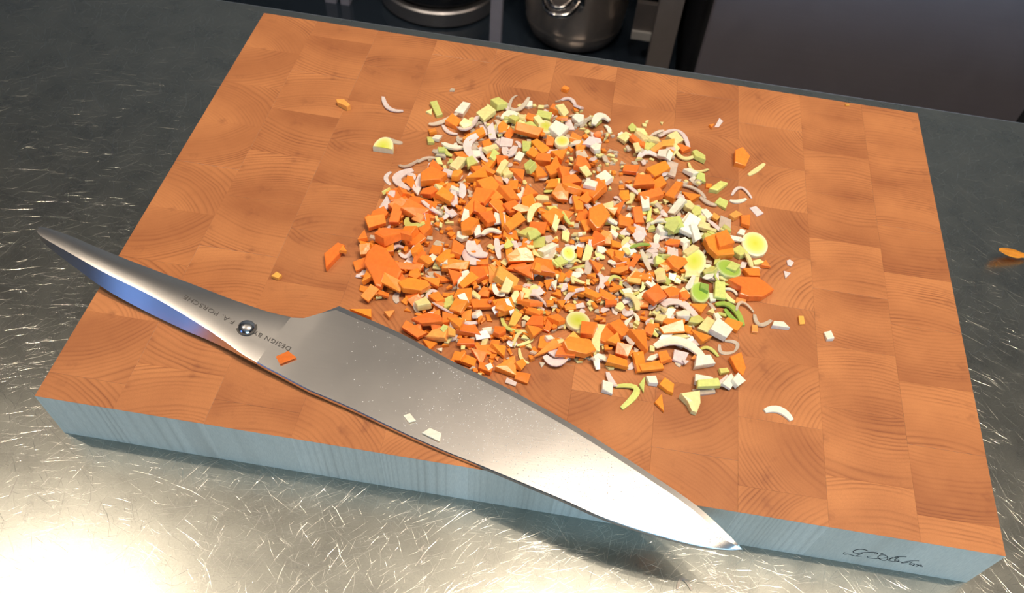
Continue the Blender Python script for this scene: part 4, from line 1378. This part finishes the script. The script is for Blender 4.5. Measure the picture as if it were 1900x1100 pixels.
def disc_geo(rx, ry, t, n=22, half=False):
    vs, fs, rad = [], [], []
    angs = [2 * PI * k / n for k in range(n)] if not half else [PI * k / (n - 1) for k in range(n)]
    off = 0 if not half else -ry * .42
    rings_ = [(1.0, 0.0, 1.0), (1.0, t * .8, 1.0), (.95, t, .97), (.8, t * 1.03, .8), (.5, t * 1.06, .5), (.2, t * 1.08, .2)]
    for (s, z, rd) in rings_:
        for a_ in angs: vs.append((rx * s * math.cos(a_), ry * s * math.sin(a_) * (1 if not half else 1.6) + off, z)); rad.append(rd)
    vs.append((0, off, t * 1.09)); rad.append(0)
    N_ = len(angs)
    rng = range(N_) if not half else range(N_ - 1)
    for j in range(len(rings_) - 1):
        for k in rng:
            k2 = (k + 1) % N_; fs.append((j * N_ + k, j * N_ + k2, (j + 1) * N_ + k2, (j + 1) * N_ + k))
    j = len(rings_) - 1
    for k in rng: fs.append((j * N_ + k, j * N_ + (k + 1) % N_, len(vs) - 1))
    fs.append(tuple(range(N_ - 1, -1, -1)))
    if half:
        # the flat cut face, from rim over the middle to rim
        loop = [jj * N_ for jj in range(len(rings_))] + [len(vs) - 1] + [jj * N_ + N_ - 1 for jj in range(len(rings_) - 1, -1, -1)]
        fs.append(tuple(loop))
    return vs, fs, rad

def near_z(px, py):
    """height of the heap under a sight line"""
    z = 0.0
    for _ in range(3):
        p = at(px, py, z)
        i, j = int(p.x / CELL), int(p.y / CELL)
        z = float(H[i, j]) if 0 <= i < GX and 0 <= j < GY else 0.0
    return z

SHAPES = {'c': 'carrot dice', 'l': 'leek pieces', 's': 'shallot slivers'}
def zone_name(px, py):
    if py < 330: v = 'far'
    elif py < 500: v = 'middle'
    else: v = 'near'
    if px < 900: h_ = 'left'
    elif px < 1140: h_ = 'central'
    else: h_ = 'right'
    return {('far', 'left'): 'at the far left of the heap', ('far', 'central'): 'at the far end of the heap', ('far', 'right'): 'at the far right of the heap',
            ('middle', 'left'): 'in the left half of the heap', ('middle', 'central'): 'in the middle of the heap', ('middle', 'right'): 'in the right half of the heap',
            ('near', 'left'): 'near the blade at the lower left of the heap', ('near', 'central'): 'in the near middle part of the heap', ('near', 'right'): 'at the near right of the heap'}[(v, h_)]
CNAME = {'o': 'bright orange', 'k': 'pale orange', 'y': 'pale yellow', 'g': 'yellow-green', 'G': 'green', 'w': 'creamy white', 'v': 'lilac-white', 't': 'translucent beige', 'D': 'round yellow-green', 'E': 'round green', 'q': 'thin orange'}
NOUN = {'c': 'carrot', 'l': 'leek', 's': 'shallot'}
def auto_label(code, shape, size_px, px, py):
    sz = 'large' if size_px > 34 else ('small' if size_px < 17 else 'medium-sized')
    nm = {'p': 'chunk', 'a': 'curved sliver', 'd': 'slice', 'h': 'half slice'}[shape]
    return f"{sz} {CNAME[code]} {NOUN[KIND[code]]} {nm} {zone_name(px, py)}"

def poly_outline(len_, wid, ang, r, ns=(4, 4, 4, 5, 5)):
    n = r.choice(ns) if len_ > .005 else r.choice([3, 4, 4])
    pts = []
    for k in range(n):
        a_ = 2 * PI * (k + .5) / n + r.uniform(-.32, .32)
        rr = r.uniform(.80, 1.2) * (1.28 if n == 4 else 1.35 if n == 3 else 1.1)
        x = math.cos(a_) * rr * len_ / 2; y = math.sin(a_) * rr * wid / 2
        x = max(-len_ * .56, min(len_ * .56, x)); y = max(-wid * .56, min(wid * .56, y))
        pts.append((x * math.cos(ang) - y * math.sin(ang), x * math.sin(ang) + y * math.cos(ang)))
    return pts

MADE = []
def add_piece(shape, nums, code, label, r, extra_tilt=0.0, z_at=None):
    lift = 0.0
    if shape == 'a':
        x0, y0, x1, y1, x2, y2, w = nums
        z = near_z(x1, y1)
        P = [at(*q, z) for q in ((x0, y0), (x1, y1), (x2, y2))]
        mpp = (at(x1 + 10, y1, z) - at(x1, y1, z)).length / 10
        wm = max(w * mpp * 1.15, .0012); th = min(.0010, max(.0005, wm * .2))
        if KIND[code] == 'l' and code != 't': th *= 1.3
        outl, vs, fs, base = arc_geo(P[0].xy, P[1].xy, P[2].xy, wm, th, r=r)
        size = math.hypot(x2 - x0, y2 - y0); cxp, cyp = x1, y1
        rad = None; smooth = True
    elif shape == 'g':
        n_ = len(nums) // 2
        cxp, cyp = sum(nums[0::2]) / n_, sum(nums[1::2]) / n_
        z = near_z(cxp, cyp)
        P = [at(nums[2 * i], nums[2 * i + 1], z) for i in range(n_)]
        bx_, by_ = sum(p.x for p in P) / n_, sum(p.y for p in P) / n_
        pts = [(p.x - bx_, p.y - by_) for p in P]
        wid_ = min(max(p[0] for p in pts) - min(p[0] for p in pts), max(p[1] for p in pts) - min(p[1] for p in pts))
        th = max(.0014, min(.0045, wid_ * .34))
        vs, fs = chunk_geo(pts, th, .08, r)
        outl = [(p.x, p.y) for p in P]; base = (bx_, by_); rad = None; smooth = False
        size = max(nums[0::2]) - min(nums[0::2])
    else:
        if shape == 'p': x, y, ln, wd, ang = nums
        else: x, y, ln, wd = nums[:4]; ang = 0
        z = near_z(x, y)
        c0 = at(x, y, z)
        a_ = math.radians(ang)
        e1 = at(x + 10 * math.cos(a_), y + 10 * math.sin(a_), z) - c0
        e2 = at(x - 10 * math.sin(a_), y + 10 * math.cos(a_), z) - c0
        if shape == 'p':
            lm, wmm = ln * e1.length / 10, wd * e2.length / 10
            an = math.atan2(e1.y, e1.x)
            pts = poly_outline(max(lm, .0018), max(wmm, .0014), an, r, (3, 4, 4, 4, 5) if KIND[code] == 'c' else (4, 4, 4, 5))
            small = min(lm, wmm)
            th = {'c': r.uniform(.28, .5), 'l': r.uniform(.28, .5), 's': r.uniform(.14, .28)}[KIND[code]] * small
            th = max(.0009, min(th, .0042))
            vs, fs = chunk_geo(pts, th, .06, r)
            outl = [(c0.x + p[0], c0.y + p[1]) for p in pts]; base = (c0.x, c0.y); rad = None; smooth = False
            size = ln
        else:
            rx, ry = ln * e1.length / 10, wd * e2.length / 10
            if shape == 'h': rx, ry = ln * e1.length / 20, wd * e2.length / 20
            th = .0022 if shape == 'd' else .0036
            vs, fs, rad = disc_geo(rx, ry, th, half=(shape == 'h'))
            base = (c0.x, c0.y); smooth = True; size = ln * 2
            outl = [(c0.x + rx * math.cos(k * PI / 8), c0.y + ry * math.sin(k * PI / 8)) for k in range(16)]
            if shape == 'h': code = 'D'
        cxp, cyp = x, y
    lab = label or auto_label(code, shape, size, cxp, cyp)
    k = KIND[code]
    nm = NAMES[k]
    if shape in 'dh': nm = 'leek_slice'
    elif k == 's' and shape == 'a': nm = 'shallot_sliver'
    MADE.append([None, cxp, cyp, size, code, shape, label])
    tl = (r.uniform(-extra_tilt, extra_tilt), r.uniform(-extra_tilt, extra_tilt)) if extra_tilt else None
    made[k] += 1
    MADE[-1][0] = place(nm, code, outl, vs, fs, th, lab, GROUPS[k], tl, base=base, rad=rad, smooth=smooth)
    return MADE[-1][0]

def parse():
    ox = oy = 0; sc = 1; out = []
    for ln in PIECES.strip().splitlines():
        lab = None
        if '|' in ln: ln, lab = ln.split('|'); lab = lab.strip()
        t = ln.split()
        if not t: continue
        if t[0] == '@': ox, oy, sc = float(t[1]), float(t[2]), float(t[3]); continue
        code = t[-1]; v = [float(q) for q in t[1:-1]]
        if t[0] == 'a': v = [(v[i] / sc + (ox if i % 2 == 0 else oy)) for i in range(6)] + [v[6] / sc]
        elif t[0] == 'g': v = [(q / sc + (ox if i % 2 == 0 else oy)) for i, q in enumerate(v)]
        else: v = [v[0] / sc + ox, v[1] / sc + oy, v[2] / sc, v[3] / sc] + v[4:]
        out.append((t[0], v, code, lab))
    return out
LIST = parse()

def zone(px, py):
    j = int((py - 175) // 50); i = int((px - 650) // 50)
    if 0 <= j < len(ZONES) and 0 <= i < 16 and i < len(ZONES[j][1]): return ZONES[j][1][i]
    return '.'
# crumbs at the very bottom of the heap: too many and too small to pick apart
crn = random.Random(3)
crumbs = {'c': ([], []), 'l': ([], []), 's': ([], [])}
ccode = {'c': 'o', 'l': 'y', 's': 't'}
tries = 0; nc = 0
while nc < 1500 and tries < 40000:
    tries += 1
    px, py = crn.uniform(655, 1440), crn.uniform(180, 720)
    zc = zone(px, py)
    if zc == '.' or zc == 's': continue
    if any(zone(px + dx, py + dy) == '.' for dx, dy in ((-22, 0), (22, 0), (0, -20), (0, 20))) and crn.random() > .12: continue
    mx = MIX[zc]; u = crn.random(); k = 'c' if u < mx[0] else ('l' if u < mx[0] + mx[1] else 's')
    p = at(px, py, 0)
    ln_, wd_ = crn.uniform(.002, .0055), crn.uniform(.0018, .0038)
    pts = poly_outline(ln_, wd_, crn.uniform(0, PI), crn)
    th = crn.uniform(.0008, .0018)
    i, j = int(p.x / CELL), int(p.y / CELL)
    f = foot([(p.x + a_[0], p.y + a_[1]) for a_ in pts])
    if f is None: continue
    i0, i1, j0, j1, gx, gy, ins = f
    z0 = float(H[i0:i1, j0:j1][ins].max())
    if z0 > .0035: continue
    vs_, fs_ = chunk_geo(pts, th, .1, crn)
    V, F = crumbs[k]; b0 = len(V)
    V += [(v_[0] + p.x, v_[1] + p.y, v_[2] + z0 + TOPZ + 0.00002) for v_ in vs_]; F += [tuple(b0 + q for q in f_) for f_ in fs_]
    cur = H[i0:i1, j0:j1]; cur[ins] = np.maximum(cur[ins], z0 + th)
    nc += 1
CV, CF, CI = [], [], []
for mi, k in enumerate('cls'):
    b0 = len(CV); CV += crumbs[k][0]; CF += [tuple(b0 + q for q in f_) for f_ in crumbs[k][1]]; CI += [mi] * len(crumbs[k][1])
cme = bpy.data.meshes.new('vegetable_crumbs'); cme.from_pydata(CV, [], CF)
for k in 'cls': cme.materials.append(VEG[ccode[k]])
cme.polygons.foreach_set('material_index', CI); cme.update()
o = link('vegetable_crumbs', cme, kind='stuff'); o['label'] = 'tiny orange, yellow and white crumbs under and between the heaped vegetables'; o['category'] = 'vegetable crumbs'
# counts so that no kind passes its limit
LIMIT = {'c': 298, 'l': 296, 's': 250}
need = {'c': 0, 'l': 0, 's': 0}
for it in LIST: need[KIND[it[2]]] += 1
frn = random.Random(17)
tries = 0
pts_used = []
while tries < 16000 and any(made[k] + need[k] < LIMIT[k] for k in made):
    tries += 1
    px, py = frn.uniform(660, 1435), frn.uniform(183, 715)
    zc = zone(px, py)
    if zc == '.': continue
    if zc == 's' and frn.random() > .12: continue
    if any(zone(px + dx, py + dy) == '.' for dx, dy in ((-15, 0), (15, 0), (0, -14), (0, 14))) and frn.random() > .25: continue
    if any((px - q[0]) ** 2 + (py - q[1]) ** 2 < 11 ** 2 for q in pts_used[-500:]): continue
    mx = MIX[zc]; u = frn.random(); k = 'c' if u < mx[0] else ('l' if u < mx[0] + mx[1] else 's')
    if made[k] + need[k] >= LIMIT[k]: continue
    pts_used.append((px, py))
    if k == 'c': code = 'o' if frn.random() < .88 else 'k'
    elif k == 'l': code = frn.choice('yyyggww')
    else: code = frn.choice('vvtw') if False else frn.choice('vvt')
    if k == 's' and frn.random() < .6 or (k == 'l' and frn.random() < .2):
        a_ = frn.uniform(0, 2 * PI); R_ = frn.uniform(8, 16); sp = frn.uniform(.6, 1.3)
        q = [(px + R_ * math.cos(a_ + d_), py + R_ * .9 * math.sin(a_ + d_)) for d_ in (-sp, 0, sp)]
        add_piece('a', [q[0][0], q[0][1], q[1][0], q[1][1], q[2][0], q[2][1], frn.uniform(6, 11)], code, None, frn)
    else:
        L_ = frn.uniform(18, 38) if k == 'c' else frn.uniform(13, 27)
        add_piece('p', [px, py, L_, L_ * frn.uniform(.45, .9), frn.uniform(0, 180)], code, None, frn, 0.26)
lrn = random.Random(29)
for shape, nums, code, lab in LIST:
    add_piece(shape, nums, code, lab, lrn, 0.12 if shape == 'p' and nums[2] < 30 else 0.0)
# every unnamed piece is told apart by its look and by the nearest distinctive piece
CW = {'o': 'orange', 'k': 'pale-orange', 'y': 'yellow', 'g': 'yellow-green', 'G': 'green', 'w': 'white', 'v': 'lilac', 't': 'translucent', 'D': 'yellow-green', 'E': 'green'}
marks = [q for q in MADE if q[6] and len(q[6].split()) <= 10]
taken = {}
for q in sorted([q for q in MADE if not q[6]], key=lambda q: -q[3]):
    o_, px, py, sz, code, shp, _l = q
    size_w = 'large' if sz > 31 else 'small' if sz < 19 else 'medium'
    shape_w = {'p': 'piece', 'a': 'curl', 'd': 'slice', 'h': 'slice'}[shp]
    best = None
    for mk in sorted(marks, key=lambda m_: (m_[1] - px) ** 2 + (m_[2] - py) ** 2)[:4]:
        dx, dy = px - mk[1], py - mk[2]
        ang = math.degrees(math.atan2(-dy, dx)) % 360
        where = ['right of', 'up-right of', 'above', 'up-left of', 'left of', 'down-left of', 'below', 'down-right of'][int((ang + 22.5) // 45) % 8]
        lab = f"{size_w} {CW[code]} {NOUN[KIND[code]]} {shape_w} {where} the {mk[6]}"
        if len(lab.split()) > 16: continue
        c_ = taken.get(lab, 0)
        if best is None or c_ < best[0]: best = (c_, lab)
        if c_ == 0: break
    if best:
        taken[best[1]] = taken.get(best[1], 0) + 1; o_['label'] = best[1]
print('SHARED', sum(c_ for c_ in taken.values() if c_ > 1))
print('PIECES', made, 'highest', float(H.max()))

# bits stuck to the blade
def on_steel(name, code, px, py, ln_, wd_, ang, lab, th=.0004):
    z = zt(px) + .0001
    c0 = at(px, py, z); a_ = math.radians(ang)
    e1 = at(px + 10 * math.cos(a_), py + 10 * math.sin(a_), z) - c0
    s_ = e1.length / 10
    pts = poly_outline(ln_ * s_, wd_ * s_ * 1.1, math.atan2(e1.y, e1.x), lrn)
    vs_, fs_ = chunk_geo(pts, th, .15, lrn)
    return place(name, code, [], vs_, fs_, th, lab, GROUPS[KIND[code]], base=(c0.x, c0.y), force_z=z)
on_steel('carrot_peel', 'q', 530, 663, 32, 19, -20, 'orange carrot shred stuck on the blade near the rivet')
on_steel('carrot_peel', 'q', 918, 739, 44, 15, -32, 'thin orange carrot shred stuck to the middle of the blade')
on_steel('shallot_flake', 'w', 583, 601, 17, 12, -5, 'tiny white flake on the blade near its heel')
on_steel('shallot_flake', 'w', 761, 776, 20, 12, 45, 'small pale flake on the blade near the spine')
on_steel('shallot_flake', 'w', 804, 806, 32, 16, 30, 'larger pale flake on the blade near the spine')
on_steel('carrot_peel', 'q', 838, 670, 9, 6, 0, 'tiny orange speck on the far edge of the blade')

# curled ring on the worktop in front and dry carrot peel at the right
zc = -BT
q = [at(x, y, zc) for x, y in ((1256, 1094), (1266, 1074), (1283, 1096))]
outl, vs_, fs_, base = arc_geo(q[0].xy, q[1].xy, q[2].xy, .0016, .0006, r=lrn)
place('shallot_sliver', 't', outl, vs_, fs_, .0006, 'thin curled shallot ring on the steel in front of the blade tip', GROUPS['s'], base=base, force_z=-BT + .00002, smooth=True)
# peel: a thin leaf lifted off the steel at both ends
pv, pfc = [], []
c0 = at(1872, 474, -BT + .004)
m = 13
for i in range(m):
    u = i / (m - 1)
    p = at(1846 + 62 * u, 474 - 2 * math.sin(u * 3) + 3 * u, -BT + .002) - Vector((c0.x, c0.y, 0))
    hw = .0042 * math.sin(PI * min(1, (u * .95 + .04))) ** .6 * (1 - .25 * math.exp(-((u - .78) / .08) ** 2))
    zz = COUNTER_Z + .0006 + .0055 * (1 - u) ** 2 + .001 * u
    for k, s in enumerate((-1, -.3, .4, 1)):
        pv.append((p.x, p.y + s * hw, zz + .0010 * s * s)); 
    for k, s in enumerate((1, .4, -.3, -1)):
        pv.append((p.x, p.y + s * hw, zz + .0010 * s * s + .0004))
for i in range(m - 1):
    for k in range(8):
        a_, b_ = i * 8 + k, i * 8 + (k + 1) % 8
        pfc.append((a_, b_, b_ + 8, a_ + 8))
pfc += [tuple(range(8)), tuple((m - 1) * 8 + k for k in range(8))]
o = link('carrot_peel', mesh_from('carrot_peel', pv, pfc, [VEG['q']], True))
o.location = (c0.x, c0.y, 0)
o['label'] = 'curled orange carrot peel lying on the steel worktop right of the board'; o['category'] = 'carrot'
